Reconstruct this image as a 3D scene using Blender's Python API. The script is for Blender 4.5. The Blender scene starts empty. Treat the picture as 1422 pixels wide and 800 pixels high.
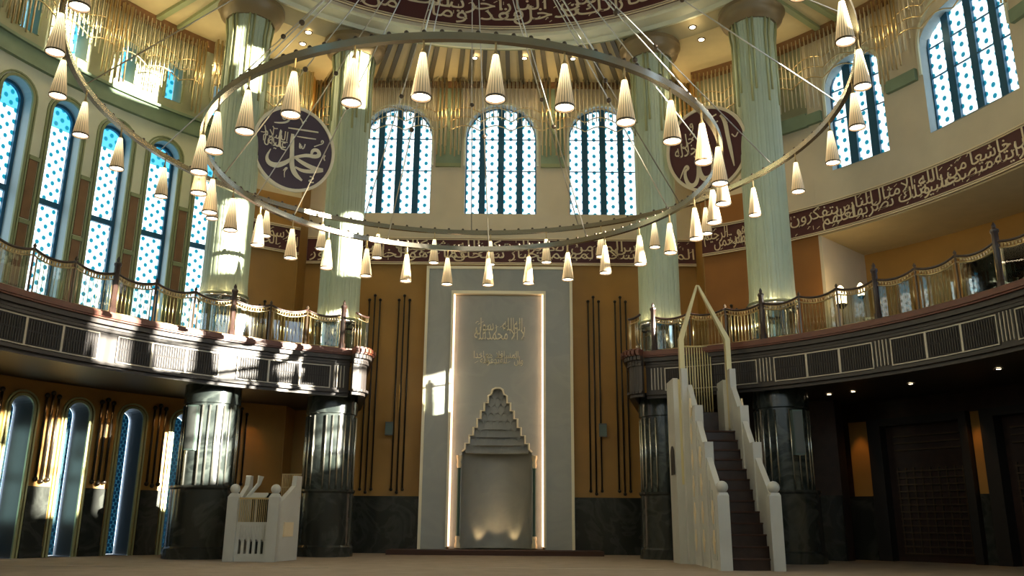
import bpy, math, random, unicodedata
from math import sin, cos, pi, radians as rad, degrees as deg
from mathutils import Vector, Matrix
random.seed(7)
S = bpy.context.scene
COL = S.collection
# ------------------------------------------------------------------ camera
cd = bpy.data.cameras.new('camera'); cam = bpy.data.objects.new('camera', cd); COL.objects.link(cam); S.camera = cam
cd.sensor_width = 36; cd.lens = 1190/1422*36; cd.clip_start = .05
TH, RO = rad(15.3), rad(.45)
fw = Vector((0, cos(TH), sin(TH))); up0 = Vector((0, -sin(TH), cos(TH))); rt0 = Vector((1, 0, 0))
rt = rt0*cos(RO)+up0*sin(RO); up = -rt0*sin(RO)+up0*cos(RO)
M = Matrix((rt, up, -fw)).transposed().to_4x4(); M.translation = (0, 0, .75); cam.matrix_world = M
# ------------------------------------------------------------------ world, sun, exposure
W = bpy.data.worlds.new('world'); S.world = W; W.use_nodes = True
W.node_tree.nodes['Background'].inputs[0].default_value = (.55, .75, 1, 1)
W.node_tree.nodes['Background'].inputs[1].default_value = 6
SUN_EL = rad(12)
sl = bpy.data.lights.new('sun', 'SUN'); sl.energy = 60; sl.angle = rad(.6); sl.color = (1, .93, .78)
so = bpy.data.objects.new('sun', sl); COL.objects.link(so)
sdir = Vector((.8696*cos(SUN_EL), -.4938*cos(SUN_EL), sin(SUN_EL)))
so.rotation_euler = sdir.to_track_quat('Z', 'Y').to_euler(); so.location = (20, -5, 10)
S.view_settings.view_transform = 'Standard'; S.view_settings.look = 'None'; S.view_settings.gamma = 1
S.view_settings.use_curve_mapping = False; S.view_settings.exposure = 0.0
CX, CY = -.3, 12.2          # centre of the dome
BX, BY, BR = -.3, 11., 8.5  # circle of the balcony front
def spot(name, loc, to, power, size, col=(1, .75, .45), blend=.6, r=.04):
    l = bpy.data.lights.new(name, 'SPOT'); l.energy = power; l.spot_size = rad(size); l.spot_blend = blend; l.color = col; l.shadow_soft_size = r
    o = bpy.data.objects.new(name, l); COL.objects.link(o); o.location = loc
    o.rotation_euler = (Vector(loc)-Vector(to)).to_track_quat('Z', 'Y').to_euler(); return o
def point(name, loc, power, col=(1, .8, .5), r=.1):
    l = bpy.data.lights.new(name, 'POINT'); l.energy = power; l.color = col; l.shadow_soft_size = r
    o = bpy.data.objects.new(name, l); COL.objects.link(o); o.location = loc; return o

# ------------------------------------------------------------------ materials
MT = {}
def mat(name, col, rough=.6, metal=0., var=0., scale=3., emis=None, est=0., bump=0., bscale=40., spec=.5, stretch=None):
    m = bpy.data.materials.new(name); m.use_nodes = True; n = m.node_tree; b = n.nodes['Principled BSDF']
    b.inputs['Base Color'].default_value = (*col, 1); b.inputs['Roughness'].default_value = rough; b.inputs['Metallic'].default_value = metal
    b.inputs['Specular IOR Level'].default_value = spec
    tc = n.nodes.new('ShaderNodeTexCoord'); src = tc.outputs['Object']
    if stretch:
        mp = n.nodes.new('ShaderNodeMapping'); mp.inputs['Scale'].default_value = stretch; n.links.new(src, mp.inputs[0]); src = mp.outputs[0]
    if var:
        t = n.nodes.new('ShaderNodeTexNoise'); t.inputs['Scale'].default_value = scale; t.inputs['Detail'].default_value = 6
        n.links.new(src, t.inputs['Vector'])
        r = n.nodes.new('ShaderNodeValToRGB'); r.color_ramp.elements[0].position = .3; r.color_ramp.elements[1].position = .7
        r.color_ramp.elements[0].color = (*[c*(1-var) for c in col], 1); r.color_ramp.elements[1].color = (*[min(1, c*(1+var)) for c in col], 1)
        n.links.new(t.outputs[0], r.inputs[0]); n.links.new(r.outputs[0], b.inputs['Base Color'])
    if bump:
        t = n.nodes.new('ShaderNodeTexNoise'); t.inputs['Scale'].default_value = bscale; n.links.new(src, t.inputs['Vector'])
        u = n.nodes.new('ShaderNodeBump'); u.inputs['Strength'].default_value = bump; u.inputs['Distance'].default_value = .02
        n.links.new(t.outputs[0], u.inputs['Height']); n.links.new(u.outputs[0], b.inputs['Normal'])
    if emis:
        b.inputs['Emission Color'].default_value = (*emis, 1); b.inputs['Emission Strength'].default_value = est
    MT[name] = m; return m
mat('plaster', (.60, .52, .36), .7, var=.06, scale=1.5)
mat('plaster_pale', (.70, .70, .52), .7, var=.06, scale=1.5)  # pale paint, lightened further to stand in for sun bounce
mat('sage', (.20, .27, .17), .6, var=.12, scale=2)
mat('sage_mid', (.30, .31, .19), .6, var=.1, scale=2); mat('sage_dark', (.13, .17, .10), .6, var=.12, scale=2)
mat('olive_trim', (.26, .29, .14), .5)
mat('gold_green_trim', (.42, .43, .22), .35, .5)
mat('ochre', (.34, .18, .035), .55, var=.12, scale=1.2)
mat('ochre_red', (.30, .12, .02), .55, var=.12, scale=1.2)
mat('brown_panel', (.22, .11, .04), .55, var=.15)
mat('soffit', (.56, .46, .25), .7, var=.05)
mat('soffit_rib', (.10, .08, .04), .5)
mat('cap_bronze', (.22, .16, .08), .4, .3); mat('bronze', (.10, .07, .045), .35, .6)
mat('dark_rod', (.035, .028, .02), .35, .6)
mat('carpet', (.29, .23, .17), .95, var=.12, scale=2.5, bump=.4, bscale=300)
mat('carpet_line', (.5, .42, .32), .95)
mat('carpet_red', (.055, .026, .018), .9)
mat('mint', (.46, .53, .37), .42, var=.05, scale=2)
mat('mint_dark', (.16, .21, .14), .5)
mat('maroon', (.075, .014, .012), .5)
mat('aubergine', (.065, .035, .045), .5)
mat('gilt', (.74, .62, .40), .45, .1)
mat('gilt_pale', (.86, .78, .56), .5, .0); mat('gold_cream', (.60, .52, .27), .4, .2)
mat('brass', (.62, .47, .24), .28, .9)
mat('brass_tube', (.66, .58, .38), .4, .35)
mat('steel_strip', (.62, .62, .55), .25, .9)
mat('marble_white', (.50, .50, .45), .35, var=.08, scale=2)
mat('marble_grey', (.34, .33, .28), .32, var=.06, scale=2)
mat('fascia_mesh', (.014, .012, .012), .6, .0, bump=.5, bscale=120)
mat('fascia_dark', (.03, .024, .021), .5, .0)
mat('fascia_trim', (.36, .33, .27), .4, .3)
mat('walnut', (.11, .028, .012), .45, var=.3, scale=6, stretch=(1, 1, 8))
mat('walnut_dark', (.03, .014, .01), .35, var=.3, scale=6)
mat('speaker', (.10, .11, .10), .5)
mat('speaker_green', (.10, .15, .13), .5)
mat('dark', (.012, .010, .009), .5)
mat('steel_blue', (.025, .11, .19), .35, .3)
mat('reveal_brown', (.07, .052, .03), .35); mat('reveal_blue', (.34, .42, .44), .5)
mat('mirror', (.32, .33, .31), .08, .95)
mat('column_green', (.03, .07, .05), .3)
mat('lamp_glow', (1, .9, .7), .5, emis=(1, .82, .55), est=9)
mat('cove_glow', (1, .8, .6), .5, emis=(1, .62, .38), est=3.2)
mat('downlight_glow', (1, .9, .7), .5, emis=(1, .8, .5), est=14)
mat('globe_glow', (1, .9, .7), .5, emis=(1, .78, .45), est=5)

class NB:
    """tiny math-node builder"""
    def __init__(s, tree): s.t = tree
    def m(s, op, a, b=0., c=None):
        n = s.t.nodes.new('ShaderNodeMath'); n.operation = op
        for i, v in enumerate((a, b) if c is None else (a, b, c)):
            if isinstance(v, (int, float)): n.inputs[i].default_value = v
            else: s.t.links.new(v, n.inputs[i])
        return n.outputs[0]
def marble(name, base, vein, scale=1.2):
    m = bpy.data.materials.new(name); m.use_nodes = True; t = m.node_tree; b = t.nodes['Principled BSDF']; b.inputs['Roughness'].default_value = .18
    tc = t.nodes.new('ShaderNodeTexCoord'); n = t.nodes.new('ShaderNodeTexNoise'); n.inputs['Scale'].default_value = scale; n.inputs['Detail'].default_value = 9
    n.inputs['Distortion'].default_value = 1.6; t.links.new(tc.outputs['Object'], n.inputs['Vector'])
    r = t.nodes.new('ShaderNodeValToRGB'); e = r.color_ramp.elements
    e[0].position = .38; e[0].color = (*base, 1); e[1].position = .5; e[1].color = (*vein, 1); x = e.new(.56); x.color = (*base, 1)
    t.links.new(n.outputs[0], r.inputs[0]); t.links.new(r.outputs[0], b.inputs['Base Color']); MT[name] = m
marble('marble_dark', (.022, .024, .021), (.042, .046, .040))
marble('marble_shaft', (.022, .028, .026), (.055, .066, .06), 1.0)
marble('mihrab_stone', (.33, .335, .30), (.36, .36, .32), .8); MT['mihrab_stone'].node_tree.nodes['Principled BSDF'].inputs['Roughness'].default_value = .4

def glass_pattern(name, sx, sy, r_, dotc, strength, top=99., bars=None):
    """backlit stained glass: white cells with staggered blue dots, laid out in the pane's UVs (metres)"""
    m = bpy.data.materials.new(name); m.use_nodes = True; t = m.node_tree; b = t.nodes['Principled BSDF']; q = NB(t)
    uv = t.nodes.new('ShaderNodeUVMap'); sp = t.nodes.new('ShaderNodeSeparateXYZ'); t.links.new(uv.outputs[0], sp.inputs[0])
    U, V = sp.outputs[0], sp.outputs[1]
    v = q.m('DIVIDE', V, sy); row = q.m('FLOOR', v); off = q.m('MULTIPLY', q.m('MODULO', q.m('ABSOLUTE', row), 2.), .5)
    u = q.m('ADD', q.m('DIVIDE', U, sx), off)
    fu = q.m('MULTIPLY', q.m('SUBTRACT', q.m('FRACT', u), .5), sx); fv = q.m('MULTIPLY', q.m('SUBTRACT', q.m('FRACT', v), .5), sy*.85)
    d = q.m('SQRT', q.m('ADD', q.m('POWER', fu, 2.), q.m('POWER', fv, 2.)))
    dot = q.m('SUBTRACT', 1., q.m('MULTIPLY', q.m('SUBTRACT', d, r_), 70.)); dot.node.use_clamp = True
    nz = t.nodes.new('ShaderNodeTexNoise'); nz.inputs['Scale'].default_value = 9; t.links.new(uv.outputs[0], nz.inputs['Vector'])
    nr = t.nodes.new('ShaderNodeValToRGB'); nr.color_ramp.elements[0].position = .40; nr.color_ramp.elements[1].position = .55; t.links.new(nz.outputs[0], nr.inputs[0])
    nr.color_ramp.elements[0].color = (.50, .86, 1, 1); nr.color_ramp.elements[1].color = (1, 1, 1, 1)
    blue = q.m('GREATER_THAN', V, top); m3 = t.nodes.new('ShaderNodeMix'); m3.data_type = 'RGBA'; t.links.new(blue, m3.inputs['Factor'])
    t.links.new(nr.outputs[0], m3.inputs['A']); m3.inputs['B'].default_value = (.06, .33, .50, 1)
    mx = t.nodes.new('ShaderNodeMix'); mx.data_type = 'RGBA'; t.links.new(dot, mx.inputs['Factor'])
    t.links.new(m3.outputs['Result'], mx.inputs['A']); mx.inputs['B'].default_value = (*dotc, 1)
    b.inputs['Base Color'].default_value = (.05, .1, .12, 1); b.inputs['Roughness'].default_value = .15
    t.links.new(mx.outputs['Result'], b.inputs['Emission Color']); b.inputs['Emission Strength'].default_value = strength; MT[name] = m
glass_pattern('glass_lancet', .26, .125, .038, (.0, .13, .20), 2.6, top=9.08)
glass_pattern('glass_row', .37, .1265, .043, (.0, .13, .20), 1.9)
glass_pattern('glass_blue', .09, .08, .030, (.0, .03, .09), .3, top=0.)
glass_pattern('glass_plain', .26, .125, .02, (.2, .4, .5), 1.0)
# clear balustrade glass
m = bpy.data.materials.new('clear_glass'); m.use_nodes = True; t = m.node_tree; t.nodes.clear(); MT['clear_glass'] = m
o_ = t.nodes.new('ShaderNodeOutputMaterial'); mx = t.nodes.new('ShaderNodeMixShader'); tr = t.nodes.new('ShaderNodeBsdfTransparent'); gl = t.nodes.new('ShaderNodeBsdfGlossy')
gl.inputs['Roughness'].default_value = .02; tr.inputs[0].default_value = (.9, .94, .9, 1); fr = t.nodes.new('ShaderNodeFresnel'); fr.inputs[0].default_value = 1.45
t.links.new(fr.outputs[0], mx.inputs[0]); t.links.new(tr.outputs[0], mx.inputs[1]); t.links.new(gl.outputs[0], mx.inputs[2]); t.links.new(mx.outputs[0], o_.inputs[0])
# pleated lampshade: lit from inside, brighter towards the socket at its top
m = mat('shade', (.45, .33, .2), .6); t = m.node_tree; b = t.nodes['Principled BSDF']; q = NB(t)
uv = t.nodes.new('ShaderNodeUVMap'); sp = t.nodes.new('ShaderNodeSeparateXYZ'); t.links.new(uv.outputs[0], sp.inputs[0])
rp = t.nodes.new('ShaderNodeValToRGB'); t.links.new(sp.outputs[1], rp.inputs[0]); e = rp.color_ramp.elements
e[0].position = 0; e[0].color = (.36, .23, .10, 1); e[1].position = 1; e[1].color = (1, .90, .52, 1); x = e.new(.35); x.color = (.62, .46, .22, 1); x = e.new(.7); x.color = (1, .86, .48, 1)
st = q.m('ADD', .55, q.m('MULTIPLY', .45, q.m('SINE', q.m('MULTIPLY', sp.outputs[0], 2*pi*20))))
t.links.new(rp.outputs[0], b.inputs['Emission Color'])
t.links.new(q.m('MULTIPLY', q.m('ADD', .75, q.m('MULTIPLY', q.m('POWER', sp.outputs[1], 2.), 3.0)), st), b.inputs['Emission Strength'])
# fine tube curtains: carpet of the gate etc. use plain brass

# ------------------------------------------------------------------ mesh helpers
class MB:
    def __init__(s): s.v = []; s.f = []; s.uv = {}
    def q(s, *pts, uv=None):
        i = len(s.v); s.v += [tuple(p) for p in pts]; s.f.append(tuple(range(i, i+len(pts))))
        if uv: s.uv[len(s.f)-1] = uv
    def add(s, vs, fs):
        i = len(s.v); s.v += [tuple(p) for p in vs]; s.f += [tuple(a+i for a in f) for f in fs]
    def hexa(s, p):      # 8 points: bottom ring 0-3, top ring 4-7
        s.add(p, [(3, 2, 1, 0), (4, 5, 6, 7), (0, 1, 5, 4), (1, 2, 6, 5), (2, 3, 7, 6), (3, 0, 4, 7)])
    def box(s, x0, x1, y0, y1, z0, z1):
        s.hexa([(x0, y0, z0), (x1, y0, z0), (x1, y1, z0), (x0, y1, z0), (x0, y0, z1), (x1, y0, z1), (x1, y1, z1), (x0, y1, z1)])
    def arc(s, a0, a1, r0, r1, z0, z1, c=(CX, CY), n=None, slope=None):   # curved box, angles in degrees
        n = n or max(1, int(abs(a1-a0)/1.5)+1); vs = []; fs = []
        for i in range(n+1):
            a = rad(a0+(a1-a0)*i/n)
            for (r, z) in ((r0, z0), (r1, z0), (r1, z1), (r0, z1)): vs.append((c[0]+r*sin(a), c[1]+r*cos(a), z))
        for i in range(n):
            k = 4*i
            for j in range(4): fs.append((k+j, k+(j+1) % 4, k+4+(j+1) % 4, k+4+j))
        fs += [(3, 2, 1, 0), (4*n, 4*n+1, 4*n+2, 4*n+3)]; s.add(vs, fs)
    def tube(s, pts, r, n=6, cap=True, closed=False):
        pts = [Vector(p) for p in pts]; k = len(pts); rs = r if isinstance(r, (list, tuple)) else [r]*k; vs = []; fs = []
        prev = None
        for i, p in enumerate(pts):
            a = pts[i-1] if (i or closed) else pts[0]; b = pts[(i+1) % k] if (i < k-1 or closed) else pts[-1]
            d = (b-a).normalized()
            if prev is None: prev = d.orthogonal().normalized() if abs(d.z) > .9 else Vector((0, 0, 1)).cross(d).normalized()
            x = (prev-d*prev.dot(d)).normalized(); y = d.cross(x); prev = x
            for j in range(n): a_ = 2*pi*j/n; vs.append(p+(x*cos(a_)+y*sin(a_))*rs[i])
        for i in range(k if closed else k-1):
            for j in range(n): fs.append((i*n+j, i*n+(j+1) % n, ((i+1) % k)*n+(j+1) % n, ((i+1) % k)*n+j))
        if cap and not closed: fs += [tuple(range(n))[::-1], tuple((k-1)*n+j for j in range(n))]
        s.add(vs, fs)
    def lathe(s, prof, c, n=32, rf=None, uv=False, cap=True, a0=0., a1=2*pi):   # prof [(r,z)] bottom to top, rf(theta,z)->radius factor
        full = abs(a1-a0-2*pi) < 1e-6; m_ = n if full else n+1; vs = []; base = len(s.v)
        for (r, z) in prof:
            for j in range(m_):
                a = a0+(a1-a0)*j/n; k = rf(a, z) if rf else 1
                vs.append((c[0]+r*k*cos(a), c[1]+r*k*sin(a), c[2]+z))
        s.v += [tuple(v) for v in vs]; K = len(prof)
        for i in range(K-1):
            for j in range(n):
                j2 = (j+1) % m_
                s.f.append((base+i*m_+j, base+i*m_+j2, base+(i+1)*m_+j2, base+(i+1)*m_+j))
                if uv: s.uv[len(s.f)-1] = [(j/n, i/(K-1)), ((j+1)/n, i/(K-1)), ((j+1)/n, (i+1)/(K-1)), (j/n, (i+1)/(K-1))]
        if cap and full:
            s.f.append(tuple(base+j for j in range(n))[::-1]); s.f.append(tuple(base+(K-1)*m_+j for j in range(n)))
    def ball(s, c, r, n=12): s.lathe([(max(1e-4, r*sin(pi*i/8)), -r*cos(pi*i/8)) for i in range(9)], c, n)
    def prism(s, poly, fn, d0, d1):   # 2-D polygon (u,v) -> fn(u,v,d) between depths d0,d1
        k = len(poly); s.add([fn(u, v, d0) for u, v in poly]+[fn(u, v, d1) for u, v in poly],
                             [tuple(range(k)), tuple(range(2*k-1, k-1, -1))]+[(i, i+k, (i+1) % k+k, (i+1) % k) for i in range(k)])
    def build(s, name, m, parent=None, smooth=False, loc=None):
        me = bpy.data.meshes.new(name)
        if loc: s.v = [(x-loc[0], y-loc[1], z-loc[2]) for x, y, z in s.v]
        me.from_pydata(s.v, [], s.f)
        if s.uv:
            L = me.uv_layers.new(name='UVMap')
            for i, uvs in s.uv.items():
                p = me.polygons[i]
                for k, li in enumerate(p.loop_indices): L.data[li].uv = uvs[k]
        me.materials.append(MT[m])
        if smooth:
            for p in me.polygons: p.use_smooth = True
            if smooth == 'auto': me.set_sharp_from_angle(angle=rad(35))
        o = bpy.data.objects.new(name, me); COL.objects.link(o)
        if parent is not None:
            o.parent = parent; o.matrix_parent_inverse = Matrix.Translation(-parent.location)
        elif loc: o.location = loc
        return o
def thing(name, label, cat, loc=(0, 0, 0), group=None, kind=None):
    o = bpy.data.objects.new(name, None); COL.objects.link(o); o.location = loc; o.empty_display_size = .2
    tag(o, label, cat, group, kind); return o
def tag(o, label=None, cat=None, group=None, kind=None):
    for k, v in (('label', label), ('category', cat), ('group', group), ('kind', kind)):
        if v: o[k] = v
    return o
def copy_tree(root, delta, parent=None):
    c = root.copy(); COL.objects.link(c)
    if parent is None: c.location = Vector(root.location)+Vector(delta)
    else: c.parent = parent
    for ch in list(root.children): copy_tree(ch, delta, c)
    return c
def CYL(R, c=(CX, CY)):      # u = arc metres, v = height, d = depth into the wall
    return lambda u, v, d=0: (c[0]+(R+d)*sin(u/R), c[1]+(R+d)*cos(u/R), v)
def FLAT(Y): return lambda u, v, d=0: (u, Y+d, v)
def PT(a, R, z, c=(CX, CY)): return (c[0]+R*sin(rad(a)), c[1]+R*cos(rad(a)), z)
def panel(mb, fn, u0, u1, v0, v1, d=0, n=1, uv=False):
    for i in range(n):
        a, b = u0+(u1-u0)*i/n, u0+(u1-u0)*(i+1)/n
        mb.q(fn(a, v0, d), fn(b, v0, d), fn(b, v1, d), fn(a, v1, d), uv=[(a, v0), (b, v0), (b, v1), (a, v1)] if uv else None)
def outline(a, b, zb, zs, n=12, rise=1.0):
    r = (b-a)/2; m_ = (a+b)/2
    return [(a, zb), (a, zs)]+[(m_-r*cos(pi*i/n), zs+rise*r*sin(pi*i/n)) for i in range(1, n)]+[(b, zs), (b, zb)]
def bay(mb, fn, u0, u1, v0, v1, a, b, zb, zs, depth, rev=None, n=12, rise=1.0, nn=1):
    """wall bay u0..u1 x v0..v1 with an arched opening a..b, sill zb, springing zs; reveals go into rev"""
    panel(mb, fn, u0, a, v0, v1, n=nn); panel(mb, fn, b, u1, v0, v1, n=nn)
    if zb > v0+1e-3: panel(mb, fn, a, b, v0, zb, n=max(1, nn*2-2))
    o = outline(a, b, zb, zs, n, rise); top = o[1:-1]
    for p, q_ in zip(top[:-1], top[1:]): mb.q(fn(*p), fn(*q_), fn(q_[0], v1), fn(p[0], v1))
    rev = rev or mb
    for p, q_ in zip(o[:-1], o[1:]): rev.q(fn(*p), fn(*q_), fn(*q_, depth), fn(*p, depth))
    rev.q(fn(a, zb), fn(b, zb), fn(b, zb, depth), fn(a, zb, depth))
def molding(mb, fn, a, b, zb, zs, w, t, n=12, rise=1.0):
    o1 = outline(a, b, zb, zs, n, rise); o2 = outline(a-w, b+w, zb, zs, n, rise*((b-a)/2+w/rise)/((b-a)/2+w) if rise != 1 else 1)
    for i in range(len(o1)-1):
        p, q_, r, s_ = o1[i], o1[i+1], o2[i+1], o2[i]
        mb.hexa([fn(*p, 0), fn(*q_, 0), fn(*r, 0), fn(*s_, 0), fn(*p, -t), fn(*q_, -t), fn(*r, -t), fn(*s_, -t)])
def pane(mb, fn, a, b, zb, zs, d, n=12, rise=1.0):
    o = outline(a, b, zb, zs, n, rise); m_ = (a+b)/2
    top = o[1:-1]
    mb.q(fn(a, zb, d), fn(b, zb, d), fn(b, zs, d), fn(a, zs, d), uv=[(a, zb), (b, zb), (b, zs), (a, zs)])
    for p, q_ in zip(top[:-1], top[1:]): mb.q(fn(m_, zs, d), fn(*p, d), fn(*q_, d), uv=[(m_, zs), p, q_])

# ------------------------------------------------------------------ lettering
FORMS = {}
for cp in list(range(0xFB50, 0xFDFC))+list(range(0xFE70, 0xFEFD)):
    d = unicodedata.decomposition(chr(cp)).split()
    if len(d) in (2, 3) and d[0][1:-1] in ('isolated', 'final', 'initial', 'medial'):
        key = ''.join(chr(int(x, 16)) for x in d[1:])
        if len(key) == 1 or (len(key) == 2 and key[0] == '\u0644' and key[1] in '\u0627\u0622\u0623\u0625'):
            FORMS.setdefault(key, {})[d[0][1:-1]] = chr(cp)
def shape(w):
    toks = []; i = 0
    while i < len(w):
        if w[i:i+2] in FORMS and len(w[i:i+2]) == 2: toks.append(w[i:i+2]); i += 2
        else: toks.append(w[i]); i += 1
    out = []
    for k, t_ in enumerate(toks):
        f = FORMS.get(t_)
        if not f: out.append(t_); continue
        pj = k > 0 and 'initial' in FORMS.get(toks[k-1], {}); nj = 'initial' in f and k < len(toks)-1 and toks[k+1] in FORMS
        key = 'medial' if pj and nj and 'medial' in f else 'final' if pj and 'final' in f else 'initial' if nj else 'isolated'
        out.append(f.get(key) or f.get('isolated') or t_)
    return ''.join(out[::-1])
WC = {}
def word(w, ext=.02, bold=-.002):
    if w in WC: return WC[w]
    c = bpy.data.curves.new('lettering_source', 'FONT'); c.body = shape(w); c.resolution_u = 2; c.extrude = ext; c.offset = bold
    o = bpy.data.objects.new('lettering_source', c); COL.objects.link(o)
    me = o.evaluated_get(bpy.context.evaluated_depsgraph_get()).to_mesh()
    vs = [tuple(v.co) for v in me.vertices]; fs = [tuple(p.vertices) for p in me.polygons]
    bpy.data.objects.remove(o); bpy.data.curves.remove(c)
    if not vs: vs, fs = [(0, 0, 0)], []
    x0 = min(v[0] for v in vs); WC[w] = ([(v[0]-x0, v[1], v[2]) for v in vs], fs, max(v[0] for v in vs)-x0); return WC[w]
def line_of_words(mb, fn, text, u0, u1, v0, v1, d=-.02, ys=2.0, tight=.5, stag=.34, depth=.6):
    """words run right to left from u1 to u0, alternately raised, filling the height v0..v1"""
    ws = [word(w) for w in text.split()]; L = sum(w[2]*tight+.05 for w in ws)+ws[-1][2]*(1-tight); s_ = (u1-u0)/L; H = v1-v0
    x = u1; cs = H*.70
    for i, (vs, fs, w) in enumerate(ws):
        oy = v0+H*(.19+(.34 if i % 2 else 0))
        mb.add([fn(min(u1, x-(w-v[0])*s_), max(v0, min(v1, oy+v[1]*cs*(.95))), d+v[2]*depth) for v in vs], fs)
        x -= (w*tight+.05)*s_
def marks(mb, fn, u0, u1, v0, v1, step, d=-.02, h=.012):
    u = u0
    while u < u1:
        v = random.uniform(v0, v1); k = random.random(); L = random.uniform(.05, .11)
        if k < .5: pts = [(u, v), (u+L*.9, v+L*.55)]
        elif k < .8: pts = [(u, v), (u+L*.3, v+L*.1), (u+L*.4, v+L*.5), (u+L*.8, v+L*.4)]
        else: pts = [(u, v), (u, v+L)]
        stroke(mb, fn, pts, [h*.6]*len(pts), d, .008); u += step*random.uniform(.6, 1.4)
def stroke(mb, fn, pts, ws, d, t, sm=1):
    """broad-pen stroke: polyline with a half-width per point"""
    P = [Vector(p) for p in pts]; Wd = list(ws)
    for _ in range(sm):
        if len(P) < 3: break
        Q, X = [P[0]], [Wd[0]]
        for i in range(len(P)-1):
            Q += [P[i]*.75+P[i+1]*.25, P[i]*.25+P[i+1]*.75]; X += [Wd[i]*.75+Wd[i+1]*.25, Wd[i]*.25+Wd[i+1]*.75]
        P, Wd = Q+[P[-1]], X+[Wd[-1]]
    Lp, Rp = [], []
    for i, p in enumerate(P):
        a = P[max(0, i-1)]; b = P[min(len(P)-1, i+1)]; dd = (b-a)
        if dd.length < 1e-6: dd = Vector((1, 0))
        dd.normalize(); n_ = Vector((-dd.y, dd.x)); Lp.append(p+n_*Wd[i]); Rp.append(p-n_*Wd[i])
    for i in range(len(P)-1):
        a, b, c, e_ = Lp[i], Lp[i+1], Rp[i+1], Rp[i]
        mb.hexa([fn(*a, d), fn(*b, d), fn(*c, d), fn(*e_, d), fn(*a, d-t), fn(*b, d-t), fn(*c, d-t), fn(*e_, d-t)])

def struct(name, mb, m, smooth=False):
    o = mb.build(name, m, smooth=smooth); o['kind'] = 'structure'; return o
def spart(par, name, mb, m, smooth=False): return mb.build(name, m, par, smooth=smooth)

RL, RR, YQ = 10.75, 10.4, 22.0
ZC, ZD, ZF = 12.65, 4.30, 3.42       # ceiling, balcony floor, underside of the balcony front
# ================================================================== FLOOR
b = MB(); b.q((-16, -6, 0), (16, -6, 0), (16, 26, 0), (-16, 26, 0)); struct('floor', b, 'carpet')
b = MB(); b.box(-1.2, 2.6, 15.2, 15.26, .001, .006); b.box(-13, -3, 14.9, 14.94, .001, .005); b.box(-13, 13, 8.0, 8.04, .001, .005); struct('floor_stripe', b, 'carpet_line')

# ================================================================== LEFT WALL with lancets
fL = CYL(RL); du = rad(6.47)*RL
LC = [-62.2+6.47*k for k in range(-3, 4)]   # -81.6 .. -42.8
wall = MB(); rev = MB(); low = MB(); lrev = MB(); upw = MB()
hw, dp = .36, .36; ZLs = 9.27; h2 = .24
frames = []
for k, ac in enumerate(LC):
    u = rad(ac)*RL; u0, u1 = u-du/2, u+du/2
    bay(wall, fL, u0, u1, ZD, 10.0, u-hw, u+hw, ZD+.05, ZLs, dp, rev, nn=2)
    bay(low, fL, u0, u1, 0, ZF+.45, u-h2, u+h2, .0, 2.9, .66, lrev, nn=2)
    bay(upw, fL, u0, u1, 10.0, ZC, u-.2, u+.2, 10.75, 11.6, .45, None, nn=2)
w = thing('wall_left', 'pale curved wall pierced by tall arched windows', 'wall', kind='structure')
aL0, aL1 = LC[0]-3.235, LC[-1]+3.235
spart(w, 'plaster', wall, 'plaster_pale'); spart(w, 'reveal', rev, 'reveal_blue'); spart(w, 'lower_wall', low, 'ochre'); spart(w, 'lower_reveal', lrev, 'reveal_brown'); spart(w, 'upper_wall', upw, 'sage_mid')
for k, ac in enumerate(LC):
    u = rad(ac)*RL
    wn = thing('window_%d' % (k+1), 'tall arched stained glass window in the pale left wall', 'window', kind='structure')
    a = MB(); molding(a, fL, u-hw, u+hw, ZD+.02, ZLs, .06, .05); molding(a, fL, u-hw-.09, u+hw+.09, ZD+.02, ZLs, .035, .035); spart(wn, 'window_frame', a, 'olive_trim')
    a = MB(); pane(a, fL, u-hw+.02, u+hw-.02, ZD+.05, ZLs, dp-.03); spart(wn, 'pane', a, 'glass_lancet')
    a = MB(); molding(a, fL2 := (lambda u_, v_, d_=0, f=fL: f(u_, v_, d_+dp-.04)), u-hw+.07, u+hw-.07, ZD+.05, ZLs-.0, .07, .07)
    a.prism([(u-hw, 7.25), (u+hw, 7.25), (u+hw, 7.38), (u-hw, 7.38)], fL, dp-.10, dp-.02)
    for s_ in (-1, 1): pass
    spart(wn, 'leadwork', a, 'steel_blue')
    wn = thing('window_%d' % (k+11), 'narrow arched stained glass window under the left balcony', 'window', kind='structure')
    a = MB(); molding(a, fL, u-h2, u+h2, 0, 2.9, .05, .05); molding(a, fL, u-h2-.08, u+h2+.08, 0, 2.9, .035, .05); spart(wn, 'window_frame', a, 'gold_green_trim' if k > 1 else 'olive_trim')
    a = MB(); pane(a, fL, u-h2+.02, u+h2-.02, .02, 2.9, .63); spart(wn, 'pane', a, 'glass_blue')
    wn = thing('window_%d' % (k+21), 'small arched window above the green ledge of the left wall', 'window', kind='structure')
    a = MB(); pane(a, fL, u-.19, u+.19, 10.76, 11.6, .42); spart(wn, 'pane', a, 'glass_lancet')
    a = MB(); molding(a, fL, u-.2, u+.2, 10.75, 11.6, .05, .04); spart(wn, 'window_frame', a, 'olive_trim')
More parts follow.
